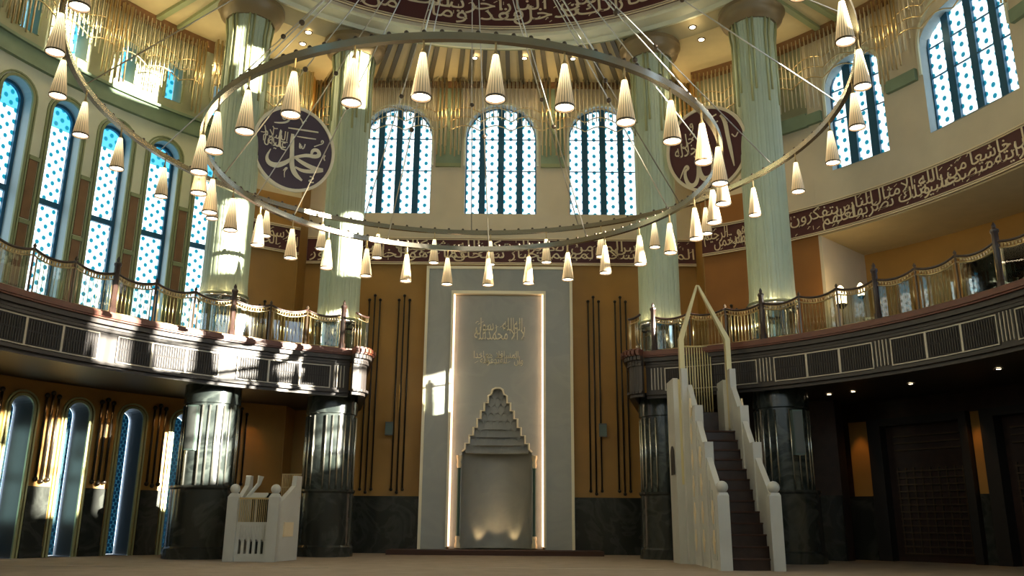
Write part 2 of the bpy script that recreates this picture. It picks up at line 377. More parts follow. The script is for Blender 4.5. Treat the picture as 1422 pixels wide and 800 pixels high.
# pier panels between the lancets
for k in range(len(LC)-1):
    um = rad((LC[k]+LC[k+1])/2)*RL; w2 = du/2-hw-.15
    a = MB()
    for (z0, z1) in ((ZD+.1, 6.6), (6.72, 8.0)):
        a.prism([(um-w2, z0), (um+w2, z0), (um+w2, z1), (um-w2, z1)], fL, .0, -.025)
    struct('trim_%d' % (k+1), a, 'brown_panel')
    a = MB()
    for z in (6.60, 8.0): a.prism([(um-w2-.02, z), (um+w2+.02, z), (um+w2+.02, z+.09), (um-w2-.02, z+.09)], fL, .0, -.05)
    struct('trim_%d' % (k+11), a, 'olive_trim')
    w3 = du/2-h2-.14
    a = MB(); a.prism([(um-w3, 0), (um+w3, 0), (um+w3, 1.38), (um-w3, 1.38)], fL, .0, -.03); a.prism([(um-w3, 0), (um+w3, 0), (um+w3, .22), (um-w3, .22)], fL, -.03, -.05)
    struct('baseboard_left.%03d' % (k+1), a, 'marble_dark')
# green ledge
a = MB(); a.arc(aL0, aL1+.5, RL-.10, RL+.02, 10.0, 10.42); a.arc(aL0, aL1+.5, RL-.16, RL+.02, 10.38, 10.45); struct('trim_31', a, 'sage')
# walls flanking the niche (R 10.4) and returns
for sgn, nm in ((-1, 'left'), (1, 'right')):
    a = MB(); top = MB(); lowm = MB(); e1 = 39.6 if sgn < 0 else 46.8
    aa, bb = sorted((sgn*30.2, sgn*e1))
    a.arc(aa, bb, RR, RR+.35, 0, 8.95)
    a2 = MB(); a2.arc(aa, bb, RR, RR+.35, 8.95, 10.3); a3 = MB(); a3.arc(aa, bb, RR, RR+.35, 10.3, ZC); struct('wall_front_top_%s' % nm, a3, 'sage_mid')
    if sgn > 0: a2.arc(42.3, bb, RR-.004, RR, 7.4, 8.95)
    if sgn > 0:
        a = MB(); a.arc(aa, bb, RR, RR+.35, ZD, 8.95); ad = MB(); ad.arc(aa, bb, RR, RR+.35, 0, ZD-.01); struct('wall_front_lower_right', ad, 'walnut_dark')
    o = struct('wall_front_%s' % nm, a, 'ochre' if sgn < 0 else 'ochre_red')
    struct('wall_front_upper_%s' % nm, a2, 'plaster')
    p = PT(sgn*30.2, RR, 0); a = MB(); x0, x1 = sorted((p[0], p[0]+sgn*.3)); a.box(x0, x1, p[1]-.02, YQ+.3, 0, ZC); struct('wall_front_return_%s' % nm, a, 'ochre')
    a = MB(); a.arc(aa, bb, RR-.05, RR, 0, 1.38); struct('baseboard_front_%s' % nm, a, 'marble_dark')
    a = MB(); a.arc(aa, bb, RR-.10, RR, 10.2, 10.55); struct('trim_4%d' % (sgn+2), a, 'sage')
# ================================================================== QIBLA WALL
fQ = FLAT(YQ); XL, XR = -5.56, 4.95
lo = MB(); panel(lo, fQ, XL, -1.235, 0, 7.4); panel(lo, fQ, .545, XR, 0, 7.4); panel(lo, fQ, -1.235, .545, 4.2, 7.4); mid = MB(); upq = MB(); rvq = MB()
QW = [(-4.15, -2.26), (-1.32, .65), (1.56, 3.47)]
edges = [XL, (QW[0][1]+QW[1][0])/2, (QW[1][1]+QW[2][0])/2, XR]
for i, (a_, b_) in enumerate(QW):
    bay(mid, fQ, edges[i], edges[i+1], 7.4, ZC+.6, a_, b_, 8.86, 11.15, .34, rvq)
w = thing('wall_front', 'tall ochre and beige wall behind the prayer niche', 'wall', kind='structure')
spart(w, 'lower_wall', lo, 'ochre'); spart(w, 'plaster', mid, 'plaster'); spart(w, 'reveal', rvq, 'reveal_blue')
a = MB()
for (x0, x1) in ((XL, QW[0][0]-.12), (QW[0][1]+.12, QW[1][0]-.12), (QW[1][1]+.12, QW[2][0]-.12), (QW[2][1]+.12, XR)):
    a.box(x0, x1, YQ-.02, YQ+.01, 10.3, ZC-.02); 
spart(w, 'green_panel', a, 'sage')
a = MB()
for (x0, x1) in ((XL, QW[0][0]-.12), (QW[0][1]+.12, QW[1][0]-.12), (QW[1][1]+.12, QW[2][0]-.12), (QW[2][1]+.12, XR)):
    a.box(x0, x1, YQ-.07, YQ+.01, 10.22, 10.32)
spart(w, 'ledge', a, 'olive_trim')
a = MB(); a.box(XL, -2.25, YQ-.06, YQ, 0, 1.36); a.box(1.6, XR, YQ-.06, YQ, 0, 1.36); a.box(XL, -2.25, YQ-.08, YQ, 0, .2); a.box(1.6, XR, YQ-.08, YQ, 0, .2)
struct('baseboard_front', a, 'marble_dark')
a = MB(); a.box(-1.6, .92, 23.0, 23.1, 0, 4.6); a.box(-1.6, -1.5, YQ+.01, 23.0, 0, 4.6); a.box(.82, .92, YQ+.01, 23.0, 0, 4.6); a.box(-1.6, .92, YQ+.01, 23.1, 4.5, 4.6); struct('wall_niche_back', a, 'mihrab_stone')  # box added behind the niche to stop sky light leaking in
def row_window(name, fn, a_, b_, zb, zs, label, lights=4, dep=.28):
    wn = thing(name, label, 'window', kind='structure'); W_ = b_-a_; bar = .165 if lights == 4 else .2
    lw = (W_-bar*(lights-1)-.06)/lights; R_ = W_/2; m_ = (a_+b_)/2
    g = MB(); fr = MB()
    for i in range(lights):
        x0 = a_+.03+i*(lw+bar); n_ = 6
        for j in range(n_):
            p, q_ = x0+lw*j/n_, x0+lw*(j+1)/n_
            hp = zs+math.sqrt(max(0, R_*R_-(p-m_)**2)); hq = zs+math.sqrt(max(0, R_*R_-(q_-m_)**2))
            g.q(fn(p, zb+.03, dep), fn(q_, zb+.03, dep), fn(q_, hq, dep), fn(p, hp, dep), uv=[(p-x0, zb), (q_-x0, zb), (q_-x0, hq), (p-x0, hp)])
    spart(wn, 'pane', g, 'glass_row')
    for i in range(lights-1):
        x0 = a_+.03+lw+i*(lw+bar); h = zs+math.sqrt(max(0, R_*R_-(x0+bar/2-m_)**2))
        fr.prism([(x0, zb), (x0+bar, zb), (x0+bar, h), (x0, h)], fn, dep-.08, dep+.02)
    for z in (zb+1.35, zs+.02): fr.prism([(a_, z), (b_, z), (b_, z+.025), (a_, z+.025)], fn, dep-.02, dep+.01)
    fr.prism([(a_, zb), (b_, zb), (b_, zb+.04), (a_, zb+.04)], fn, dep-.06, dep+.02)
    spart(wn, 'mullions', fr, 'steel_blue')
    a = MB(); molding(a, lambda u_, v_, d_=0: fn(u_, v_, d_+dep), a_+.03, b_-.03, zb, zs, .03, .06, n=20); spart(wn, 'window_frame', a, 'steel_blue')
    a = MB(); molding(a, fn, a_, b_, zb+1.4, zs, .06, .05, n=20); spart(wn, 'arch_molding', a, 'plaster_pale')
for i, (a_, b_) in enumerate(QW):
    row_window('window_%d' % (31+i), fQ, a_, b_, 8.86, 11.15, 'arched four-light stained glass window above the prayer niche')

# ================================================================== RIGHT WALL, band level and up
fR = CYL(RR); rw = MB(); rr = MB()
RW = [(rad(49.6)*RR, rad(57.6)*RR), (rad(63.2)*RR, rad(75.0)*RR)]
ed = [rad(46.8)*RR, rad(60.4)*RR, rad(78)*RR]
for i, (a_, b_) in enumerate(RW):
    bay(rw, fR, ed[i], ed[i+1], 7.4, ZC, a_, b_, 8.9, 11.0, .36, rr, n=12, nn=5, rise=.62 if i == 1 else .9)
w = thing('wall_right', 'curved beige wall above the right gallery', 'wall', kind='structure')
spart(w, 'plaster', rw, 'plaster'); spart(w, 'reveal', rr, 'reveal_blue')
for i, (a_, b_) in enumerate(RW):
    row_window('window_%d' % (41+i), fR, a_, b_, 8.9, 11.0 if i == 0 else 10.95, 'arched stained glass window high in the curved right wall', lights=3 if i == 0 else 4, dep=.3)
a = MB()
for (p, q_) in ((46.8, 48.9), (58.3, 62.5), (75.7, 78)): a.arc(p, q_, RR-.10, RR, 10.22, 10.5)
struct('trim_51', a, 'sage')
a = MB(); a.arc(46.8, 71.3, RR, 12.7, 7.36, 7.42); a.arc(71.3, 77, RR, RR+.5, 7.36, 7.42); struct('ceiling_gallery', a, 'soffit')      # soffit of the gallery
a = MB(); a.arc(47.2, 71.5, 12.6, 12.9, ZD, 7.4); struct('wall_gallery', a, 'ochre')
a = MB(); a.arc(46.6, 47.2, RR, 12.9, ZD, 7.4, n=1); struct('wall_gallery_pier', a, 'plaster')
a = MB(); a.arc(43.7, 44.1, RR, 11.6, 0, ZF+.4, n=1); struct('wall_right_corner', a, 'walnut_dark')  # radial wall added to close a gap that let sky light in
# lower right wall with two doors
lw_ = MB(); R2 = 11.4; fR2 = CYL(R2)
def seg(mb, a0, a1, z0, z1, d=0.): mb.arc(a0, a1, R2-d, R2+.2, z0, z1)
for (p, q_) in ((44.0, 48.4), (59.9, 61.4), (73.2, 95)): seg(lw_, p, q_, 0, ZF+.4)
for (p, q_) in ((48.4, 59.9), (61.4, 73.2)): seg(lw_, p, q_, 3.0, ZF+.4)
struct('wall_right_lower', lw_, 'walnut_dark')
a = MB()
for (p, q_) in ((45.9, 48.3), (60.0, 61.3)): seg(a, p, q_, 1.38, 3.05, .02)
struct('trim_53', a, 'ochre')
a = MB()
for (p, q_) in ((44.0, 48.2), (60.1, 61.2)): seg(a, p, q_, 0, 1.38, .06); seg(a, p, q_, 0, .2, .09)
struct('baseboard_right', a, 'marble_dark')
for i, (p, q_) in enumerate(((48.4, 59.9), (61.4, 73.2))):
    dn = thing('door_%d' % (i+1), 'dark carved wooden door under the right balcony', 'door', kind='structure')
    a = MB()
    a.arc(p, p+1.5, R2-.16, R2+.2, 0, 3.02); a.arc(q_-.9, q_, R2-.16, R2+.2, 0, 3.02); a.arc(p, q_, R2-.16, R2+.2, 2.9, 3.06)
    spart(dn, 'door_frame', a, 'dark')
    a = MB(); a.arc(p+1.5, q_-.9, R2+.12, R2+.2, 0, 2.9); spart(dn, 'door_leaf', a, 'walnut_dark')
    a = MB()
    for z in [0.15+.145*k for k in range(13)]: a.arc(p+2.4, q_-1.6, R2+.06, R2+.12, z, z+.03)
    for z in (2.35, 2.5, 2.65): a.arc(p+2.4, q_-1.6, R2+.06, R2+.12, z, z+.03)
    for j in range(9):
        c_ = p+2.5+(q_-p-4.2)*j/8; a.arc(c_-.06, c_+.06, R2+.07, R2+.13, .15, 1.98, n=1)
    spart(dn, 'lattice', a, 'bronze')

# ================================================================== UNSEEN REAR, lancet openings shaped to land the sun patches
def pierced(mb, R, a0, a1, z0, z1, holes, step=1.0):
    """cylinder wall with rectangular windows (a0,a1,z0,z1)"""
    As = sorted(set([a0, a1]+[h[0] for h in holes]+[h[1] for h in holes]+[a0+step*5*k for k in range(1, int((a1-a0)/(step*5))+1) if a0+step*5*k < a1]))
    Zs = sorted(set([z0, z1]+[h[2] for h in holes]+[h[3] for h in holes]))
    for i in range(len(As)-1):
        for j in range(len(Zs)-1):
            am, zm = (As[i]+As[i+1])/2, (Zs[j]+Zs[j+1])/2
            if any(h[0] < am < h[1] and h[2] < zm < h[3] for h in holes): continue
            mb.q(PT(As[i], R, Zs[j]), PT(As[i+1], R, Zs[j]), PT(As[i+1], R, Zs[j+1]), PT(As[i], R, Zs[j+1]))
holes = []
for c_, w_ in ((122.9, 2.2), (115.9, 2.3), (109.0, 2.3), (102.5, 1.9), (96.0, 1.7)):
    for (z0, z1) in ((5.35, 6.15), (6.25, 7.2), (7.35, 8.9)): holes.append((c_-w_, c_+w_, z0, z1))
holes += [(91.6, 95.0, 9.8, 11.3), (107.4, 109.6, 9.8, 11.4)]
rear = MB(); pierced(rear, RR+.1, 84, 128, 0, ZC, holes); pierced(rear, RL, -128, -84.8, 0, ZC, [])
xr, yr = PT(128, RR+.1, 0)[:2]; xl, yl = PT(-128, RL, 0)[:2]
rear.q((xr, yr, 0), (xr, -5, 0), (xr, -5, ZC), (xr, yr, ZC)); rear.q((xl, yl, 0), (xl, -5, 0), (xl, -5, ZC), (xl, yl, ZC)); rear.q((xl, -5, 0), (xr, -5, 0), (xr, -5, ZC), (xl, -5, ZC))
rear.q((-11, -5, ZC+.02), (11, -5, ZC+.02), (11, 4.3, ZC+.02), (-11, 4.3, ZC+.02))
struct('wall_rear', rear, 'plaster')
g = MB(); pierced(g, 13.2, 70, 90, 0, ZC, [(84.1, 85.9, 4.4, 6.5), (84.1, 85.9, 6.62, 8.8)]); struct('wall_gallery_end', g, 'ochre')  # unseen end wall, slit cut so the sun lands on the niche
g = MB(); g.arc(71.5, 71.7, 12.5, 13.3, ZD, ZC, n=1); g.arc(71.3, 71.5, 10.9, 12.7, 7.42, ZC, n=1); g.arc(88, 88.2, 10.4, 13.3, 0, ZC, n=1); g.arc(78, 84, RR, RR+.1, 7.4, ZC); struct('wall_gallery_side', g, 'ochre')  # unseen pieces added to block stray sun and sky
g = MB(); g.arc(42, 89, RR, 13.3, 12.66, 12.7); g.arc(60, 84, 12.5, 13.4, 8.9, 9.0); struct('ceiling_roof', g, 'dark')
# unseen rear panes, set glowing to fill the hall with daylight
rp_ = MB()
for x_ in (-6.5, -3.9, -1.3, 1.3, 3.9, 6.0): pane(rp_, FLAT(-5), x_-.6, x_+.6, 4.8, 10.0, .02)
for y_ in (-3, -.6, 1.8, 4.2):
    pane(rp_, lambda u, v, d=0: (xl+.02, u, v), y_-.6, y_+.6, 4.8, 10.0, 0); pane(rp_, lambda u, v, d=0: (xr-.02, u, v), y_-.6, y_+.6, 4.8, 10.0, 0)
o = struct('window_61', rp_, 'glass_lancet')

# ================================================================== CEILING, DOME RING
c = MB()
def ring_plate(mb, r0, r1, z, a0=0, a1=360, n=96, z1=None):
    for i in range(n):
        p, q_ = a0+(a1-a0)*i/n, a0+(a1-a0)*(i+1)/n; zz = z if z1 is None else z1
        mb.q(PT(p, r0, z), PT(q_, r0, z), PT(q_, r1, zz), PT(p, r1, zz))
ZB = 12.98
ring_plate(c, 8.5, 12.0, ZC, 28, 332); ring_plate(c, 8.1, 8.5, ZB, 28, 332, 96, ZC)
struct('ceiling', c, 'soffit')
# fan-ribbed soffit over the niche bay
def outr(a): return min(11.9, (YQ-CY)/max(.2, cos(rad(a))))
c = MB()
for i in range(24):
    p, q_ = -28+56*i/24, -28+56*(i+1)/24
    c.q(PT(p, 8.1, ZB), PT(q_, 8.1, ZB), PT(q_, outr(q_)+.05, ZB-.2), PT(p, outr(p)+.05, ZB-.2))
for a_ in (-28, 28): c.q(PT(a_, 8.1, ZB+.02), PT(a_, outr(a_)+.05, ZB), PT(a_, outr(a_)+.05, ZC-.02), PT(a_, 8.5, ZC-.02))
struct('ceiling_niche_bay', c, 'soffit')
c = MB()
for i in range(17):
    a_ = -26+52*i/16; w_ = .42
    ro = outr(a_)
    for da in ((-.9, .9) if i % 2 == 0 else (0,)):
        p0, p1 = PT(a_+da-w_, 8.2, ZB), PT(a_+da+w_, 8.2, ZB)
        p2, p3 = PT(a_+da+w_*.8, ro, ZB-.2), PT(a_+da-w_*.8, ro, ZB-.2)
        c.hexa([p0, p1, p2, p3]+[(x, y, z-.07) for x, y, z in (p0, p1, p2, p3)])
struct('trim_61', c, 'soffit_rib')
c = MB(); c.arc(-28, 28, 8.06, 8.2, ZB-.08, ZB+.02); struct('trim_62', c, 'olive_trim')
c = MB(); c.arc(-90, 130, 8.2, 14, 13.25, 13.35); struct('ceiling_roof_slab', c, 'dark')  # unseen slab added to keep sun from slipping in above the ceiling
# radial coffer ribs of the soffit
c = MB()
for a_ in (-66, -53, -50, 50, 53, 66, 80, -80):
    p0, p1, p2, p3 = PT(a_-.5, 8.3, ZC-.09), PT(a_+.5, 8.3, ZC-.09), PT(a_+.35, 10.9, ZC-.09), PT(a_-.35, 10.9, ZC-.09)
    c.hexa([p0, p1, p2, p3]+[(x, y, ZC+.02) for x, y, z in (p0, p1, p2, p3)])
struct('trim_63', c, 'olive_trim')
c = MB(); c.arc(-84, -30.2, RL-.22, RL-.02, ZC-.22, ZC); c.arc(30.2, 78, RR-.2, RR, ZC-.22, ZC); c.box(XL, XR, YQ-.12, YQ, ZC, ZC+.2); struct('trim_64', c, 'brown_panel')
# stepped cornice under the drum
c = MB(); n = 120; prof = [(8.16, ZB-.02), (8.12, ZB-.10), (8.02, ZB-.12), (7.98, ZB-.02), (7.66, ZB), (7.62, ZB+.04), (7.5, ZB+.06)]
c.lathe([(r, z) for r, z in prof], (CX, CY, 0), n, cap=False); struct('trim_65', c, 'plaster_pale', 'auto')
# drum, unseen openings on the sunny side fitted to the sun patches
dh = [(101.9, 105.2, 13.5, 14.55), (81.0, 84.7, 13.4, 14.9), (105.6, 115.4, 14.2, 15.1), (120.4, 127.5, 14.3, 15.4)]
d_ = MB(); pierced(d_, 7.5, -180, 180, 12.98, 18, dh); struct('wall_drum', d_, 'plaster')
d_ = MB(); d_.lathe([(7.5*cos(rad(5+80*i/10)), 7.5*sin(rad(80*i/10))*.8) for i in range(11)], (CX, CY, 18), 64, cap=True); struct('ceiling_dome', d_, 'plaster', True)

# ================================================================== CALLIGRAPHY FRIEZES
def frieze(label, fn, u0, u1, v0, v1, text, group=None, n=24, ground='maroon', seed=1, tight=.47):
    random.seed(seed)
    t_ = thing('calligraphy_frieze', label, 'frieze')
    a = MB(); H = v1-v0
    for i in range(n):
        p, q_ = u0+(u1-u0)*i/n, u0+(u1-u0)*(i+1)/n
        a.hexa([fn(p, v0, 0), fn(q_, v0, 0), fn(q_, v0, -.055), fn(p, v0, -.055), fn(p, v1, 0), fn(q_, v1, 0), fn(q_, v1, -.055), fn(p, v1, -.055)])
    spart(t_, 'ground_panel', a, ground)
    for (z, h) in ((v0+.05*H, .02), (v1-.05*H-.02, .02), (v0-.012, .03), (v1-.018, .03)):
        a = MB()
        for i in range(n):
            p, q_ = u0+(u1-u0)*i/n, u0+(u1-u0)*(i+1)/n
            a.hexa([fn(p, z, -.05), fn(q_, z, -.05), fn(q_, z, -.08), fn(p, z, -.08), fn(p, z+h, -.05), fn(q_, z+h, -.05), fn(q_, z+h, -.08), fn(p, z+h, -.08)])
        spart(t_, 'border', a, 'gilt')
    a = MB(); line_of_words(a, fn, text, u0+.05, u1-.05, v0+.08*H, v1-.08*H, d=-.062, tight=tight)
    marks(a, fn, u0+.1, u1-.1, v0+.12*H, v0+.85*H, .085*max(1, H/.7), d=-.06, h=.011*max(1, H/.7))
    spart(t_, 'lettering', a, 'gilt_pale' if ground == 'aubergine' else 'gilt'); return t_
frieze('long maroon frieze with gold calligraphy above the prayer niche', fQ, XL+.05, XR-.02, 7.4, 8.14,
       'الملك القدوس السلام المؤمن المهيمن العزيز الجبار المتكبر سبحان الله عما يشركون هو الله الخالق البارئ المصور', seed=3)
frieze('short maroon calligraphy frieze between the two left columns', fR, rad(-39.4)*RR, rad(-30.3)*RR, 7.38, 8.1, 'له الاسماء الحسنى يسبح له', seed=4, n=8)
frieze('short maroon calligraphy frieze behind the right round plaque', fR, rad(30.3)*RR, rad(42.6)*RR, 7.42, 8.2, 'عالم الغيب والشهادة هو الرحمن الرحيم', seed=5, n=10)
frieze('maroon calligraphy frieze sweeping along the curved right wall', fR, rad(42.8)*RR, rad(79)*RR, 7.4, 8.14,
       'على جبل لرايته خاشعا متصدعا من خشية الله وتلك الامثال نضربها للناس لعلهم يتفكرون', seed=6, n=30)
fD = CYL(7.5)
frieze('great ring of gold calligraphy on maroon under the dome', fD, rad(-75)*7.5, rad(75)*7.5, 13.08, 14.12,
       'ربنا ما خلقت هذا باطلا سبحانك فقنا عذاب النار ربنا انك من تدخل النار فقد اخزيته وما للظالمين من انصار ربنا اننا سمعنا مناديا ينادي للايمان', seed=8, n=60)

# ================================================================== ROUND PLAQUES
def plaque(label, c_, R_, ground, rimm, strokes, small):
    t_ = thing('calligraphy_roundel', label, 'plaque', c_)
    C_ = Vector(c_); nrm = Vector((CX-C_.x, CY-C_.y, 0)).normalized(); nrm.z = -.18; nrm.normalize()
    X = Vector((-nrm.y, nrm.x, 0)).normalized(); Z = nrm.cross(X) if nrm.cross(X).z > 0 else -nrm.cross(X)
    if X.x < 0: X = -X
    fn = lambda u, v, d=0: tuple(C_+X*u*R_+Z*v*R_-nrm*d)
    a = MB(); k = 72; poly = [(cos(2*pi*i/k), sin(2*pi*i/k)) for i in range(k)]
    a.prism([(.95*x, .95*y) for x, y in poly], fn, .08, 0); spart(t_, 'disc', a, ground)
    a = MB(); 
    for i in range(k):
        p, q_ = poly[i], poly[(i+1) % k]; P_ = [(p[0]*.93, p[1]*.93), (q_[0]*.93, q_[1]*.93), q_, p]
        a.hexa([fn(*w_, .09) for w_ in P_]+[fn(*w_, -.03) for w_ in P_])
    spart(t_, 'rim', a, rimm)
    a = MB()
    for pts, ws in strokes: stroke(a, fn, pts, ws if isinstance(ws, list) else [ws]*len(pts), -.012, .015, sm=2)
    spart(t_, 'lettering', a, rimm); a = MB()
    for (w_, x, y, s_, ys) in small:
        vs, fs, L = word(w_); a.add([fn(x+v[0]*s_, y+v[1]*s_*ys, -.02+v[2]*.4) for v in vs], fs)
    spart(t_, 'small_inscription', a, rimm); return t_
# crop coordinates (853x800, centre 400,375, radius 300) -> unit disc
def U(pts, cx=400, cy=375, r=302): return [((x-cx)/r, (cy-y)/r) for x, y in pts]
muh = [
 (U([(372, 275), (376, 330), (386, 400), (392, 450), (400, 500), (430, 550), (488, 582)]), [.035, .05, .05, .055, .06, .06, .02]),   # tall stroke and tail
 (U([(392, 445), (350, 490), (290, 525), (235, 520), (212, 480), (235, 420)]), [.03, .05, .06, .055, .03, .01]),       # dal sweep
 (U([(400, 440), (450, 415), (500, 395), (560, 392), (590, 370), (570, 338), (530, 350), (528, 395)]), [.03, .035, .04, .045, .05, .04, .04, .02]),  # head of mim
 (U([(405, 430), (450, 450), (520, 470), (580, 478), (630, 468)]), [.02, .04, .05, .055, .03]),
 (U([(630, 475), (560, 500), (480, 515), (425, 500)]), [.03, .045, .04, .02]),
 (U([(335, 242), (440, 228), (555, 213)]), [.012, .02, .016]), (U([(405, 284), (470, 277), (545, 266)]), [.01, .016, .012]),
 (U([(540, 322), (580, 296), (600, 285), (604, 265), (588, 262), (588, 280)]), .012),
 (U([(432, 325), (434, 360), (448, 358), (450, 335), (452, 358), (466, 358), (472, 322)]), .012), (U([(440, 330), (442, 352)]), .01),
 (U([(232, 232), (280, 222), (320, 205), (338, 178), (322, 148), (292, 152), (282, 178), (296, 195), (312, 180)]), [.01, .02, .022, .022, .022, .02, .018, .015, .01]),
 (U([(408, 150), (425, 165), (432, 186), (440, 165), (456, 155)]), .012), (U([(630, 362), (622, 385), (634, 400)]), .014),
 (U([(345, 545), (360, 520), (372, 520), (352, 548), (360, 590)]), [.01, .016, .014, .012, .008]),
 (U([(540, 540), (562, 538), (570, 550), (550, 562), (535, 570), (556, 580), (575, 574)]), .013),
 (U([(170, 270), (190, 330), (182, 395), (215, 400), (205, 350), (240, 330), (250, 380), (290, 390), (280, 300), (285, 270)]), .012),
 (U([(150, 320), (175, 318)]), .01), (U([(290, 275), (295, 400), (340, 400)]), .012), (U([(225, 260), (238, 275), (262, 268)]), .01), (U([(300, 350), (345, 345)]), .01),
]
plaque('round dark plaque with cream rim and calligraphy between the left columns', (-5.16, 18.62, 9.2), 1.02, 'aubergine', 'gilt_pale', muh,
       [('عليه', -.62, -.06, .26, 1.3), ('السلام', -.76, .12, .24, 1.3)])
alh = [
 (U([(528, 148), (556, 200), (560, 300), (570, 420), (578, 520)], 395, 355, 300), [.02, .05, .045, .04, .01]), (U([(528, 150), (570, 215)], 395, 355, 300), [.03, .01]),
 (U([(420, 330), (432, 430), (430, 520), (400, 562), (345, 560), (325, 500), (330, 430), (336, 330)], 395, 355, 300), [.02, .04, .05, .06, .06, .05, .04, .02]),
 (U([(318, 450), (312, 540), (280, 590), (235, 580), (215, 520), (220, 470), (250, 462), (240, 438), (218, 450), (175, 520)], 395, 355, 300), [.02, .04, .05, .05, .04, .03, .03, .03, .02, .01]),
 (U([(590, 300), (612, 330), (635, 298)], 395, 355, 300), .014), (U([(450, 150), (500, 135)], 395, 355, 300), .014), (U([(460, 195), (505, 185)], 395, 355, 300), .014),
 (U([(300, 215), (330, 235), (300, 260)], 395, 355, 300), .014), (U([(315, 150), (318, 175), (300, 178), (300, 155), (316, 150), (322, 190), (290, 230)], 395, 355, 300), .012),
 (U([(410, 100), (430, 120), (420, 150)], 395, 355, 300), .012),
]
plaque('round maroon plaque with gold calligraphy between the right columns', (4.56, 18.62, 9.28), 1.02, 'maroon', 'gilt', alh,
       [('جلاله', -.78, -.05, .30, 1.5), ('جل', -.60, .22, .26, 1.4)])

# ================================================================== COLUMNS
def rf_shaft(a, z):
    k = 8; x = (a*k/(2*pi)) % 1; y = abs(x-.5)
    return 1-.055*max(0, 1-abs(y-.10)/.035)-.05*max(0, 1-abs(y-.40)/.03)+.012*(y < .1)
def column(x, y, zs, label, plinth=.66):
    t_ = thing('column', label, 'column', (x, y, 0), kind='thing')
    a = MB(); a.lathe([(plinth, 0), (plinth, .20), (plinth-.04, .24), (plinth-.05, 1.34), (plinth-.02, 1.38), (plinth-.02, 1.42)], (x, y, 0), 40); spart(t_, 'plinth', a, 'marble_dark', 'auto')
    a = MB(); a.lathe([(.545, 1.42), (.545, 3.08), (.575, 3.10), (.575, ZF+.2)], (x, y, 0), 40); spart(t_, 'lower_shaft', a, 'marble_shaft', 'auto')
    a = MB()
    for i in range(24):
        if i % 6 == 5: continue
        th = 2*pi*i/24; a.tube([(x+.56*cos(th), y+.56*sin(th), 1.42), (x+.56*cos(th), y+.56*sin(th), 3.04)], .022, 6)
    spart(t_, 'metal_strips', a, 'steel_strip', True)
    a = MB(); a.lathe([(.42, ZD), (.42, zs-.02)], (x, y, 0), 24, rf=lambda q_, z: 1-.05*(int(q_*12/pi) % 2)); spart(t_, 'mirror_collar', a, 'mirror')
    a = MB()
    for i in range(8):
        th = 2*pi*i/8+.2; a.ball((x+.50*cos(th), y+.50*sin(th), zs-.12), .045, 8); a.tube([(x+.50*cos(th), y+.50*sin(th), ZD), (x+.50*cos(th), y+.50*sin(th), zs-.1)], .018, 5)
    a.lathe([(.55, zs-.10), (.55, zs-.06)], (x, y, 0), 32); spart(t_, 'uplight_ring', a, 'steel_strip', True)
    a = MB(); N = 8*24; a.lathe([(.54, zs), (.50, zs+.05), (.485, zs+.3), (.48, 9.5), (.48, 11.85), (.50, 12.0), (.52, 12.3)], (x, y, 0), N, rf=rf_shaft); spart(t_, 'shaft', a, 'mint', 'auto')
    a = MB()
    for i in range(8):
        for dx in (-.07, .07):
            th = 2*pi*(i+.5)/8+dx*1.5; pz = 10.1 if dx < 0 else 10.4
            a.tube([(x+.49*cos(th), y+.49*sin(th), pz), (x+.49*cos(th), y+.49*sin(th), 11.8), (x+.52*cos(th), y+.52*sin(th), 12.0), (x+.55*cos(th), y+.55*sin(th), 12.35)], .03, 6)
    spart(t_, 'capital_pipes', a, 'gold_green_trim', True)
    a = MB(); a.lathe([(.56, 12.22), (.62, 12.30), (.70, 12.36), (.73, 12.45), (.75, 12.52), (.78, 12.55), (.78, ZC)], (x, y, 0), 48); spart(t_, 'capital_ring', a, 'cap_bronze', 'auto')
    for i in range(4):
        th = -pi/2+(i-1.5)*.62+.1; point('column_uplight', (x+.62*cos(th), y+.62*sin(th), zs+.02), 1.1, (1, .72, .4), .03)
    return t_
column(-6.33, 18.2, 5.48, 'fluted pale green column nearest the left wall on dark marble shaft', .70)
column(-4.12, 19.8, 5.32, 'fluted pale green column beside the round dark plaque left of niche', .64)
column(3.52, 19.8, 5.32, 'fluted pale green column behind the pulpit tower', .64)
column(5.72, 18.2, 5.40, 'fluted pale green column to the right of the pulpit stairs', .70)
column(-8.9, 14.4, 5.45, 'pale green column beyond the left edge', .70) if False else None

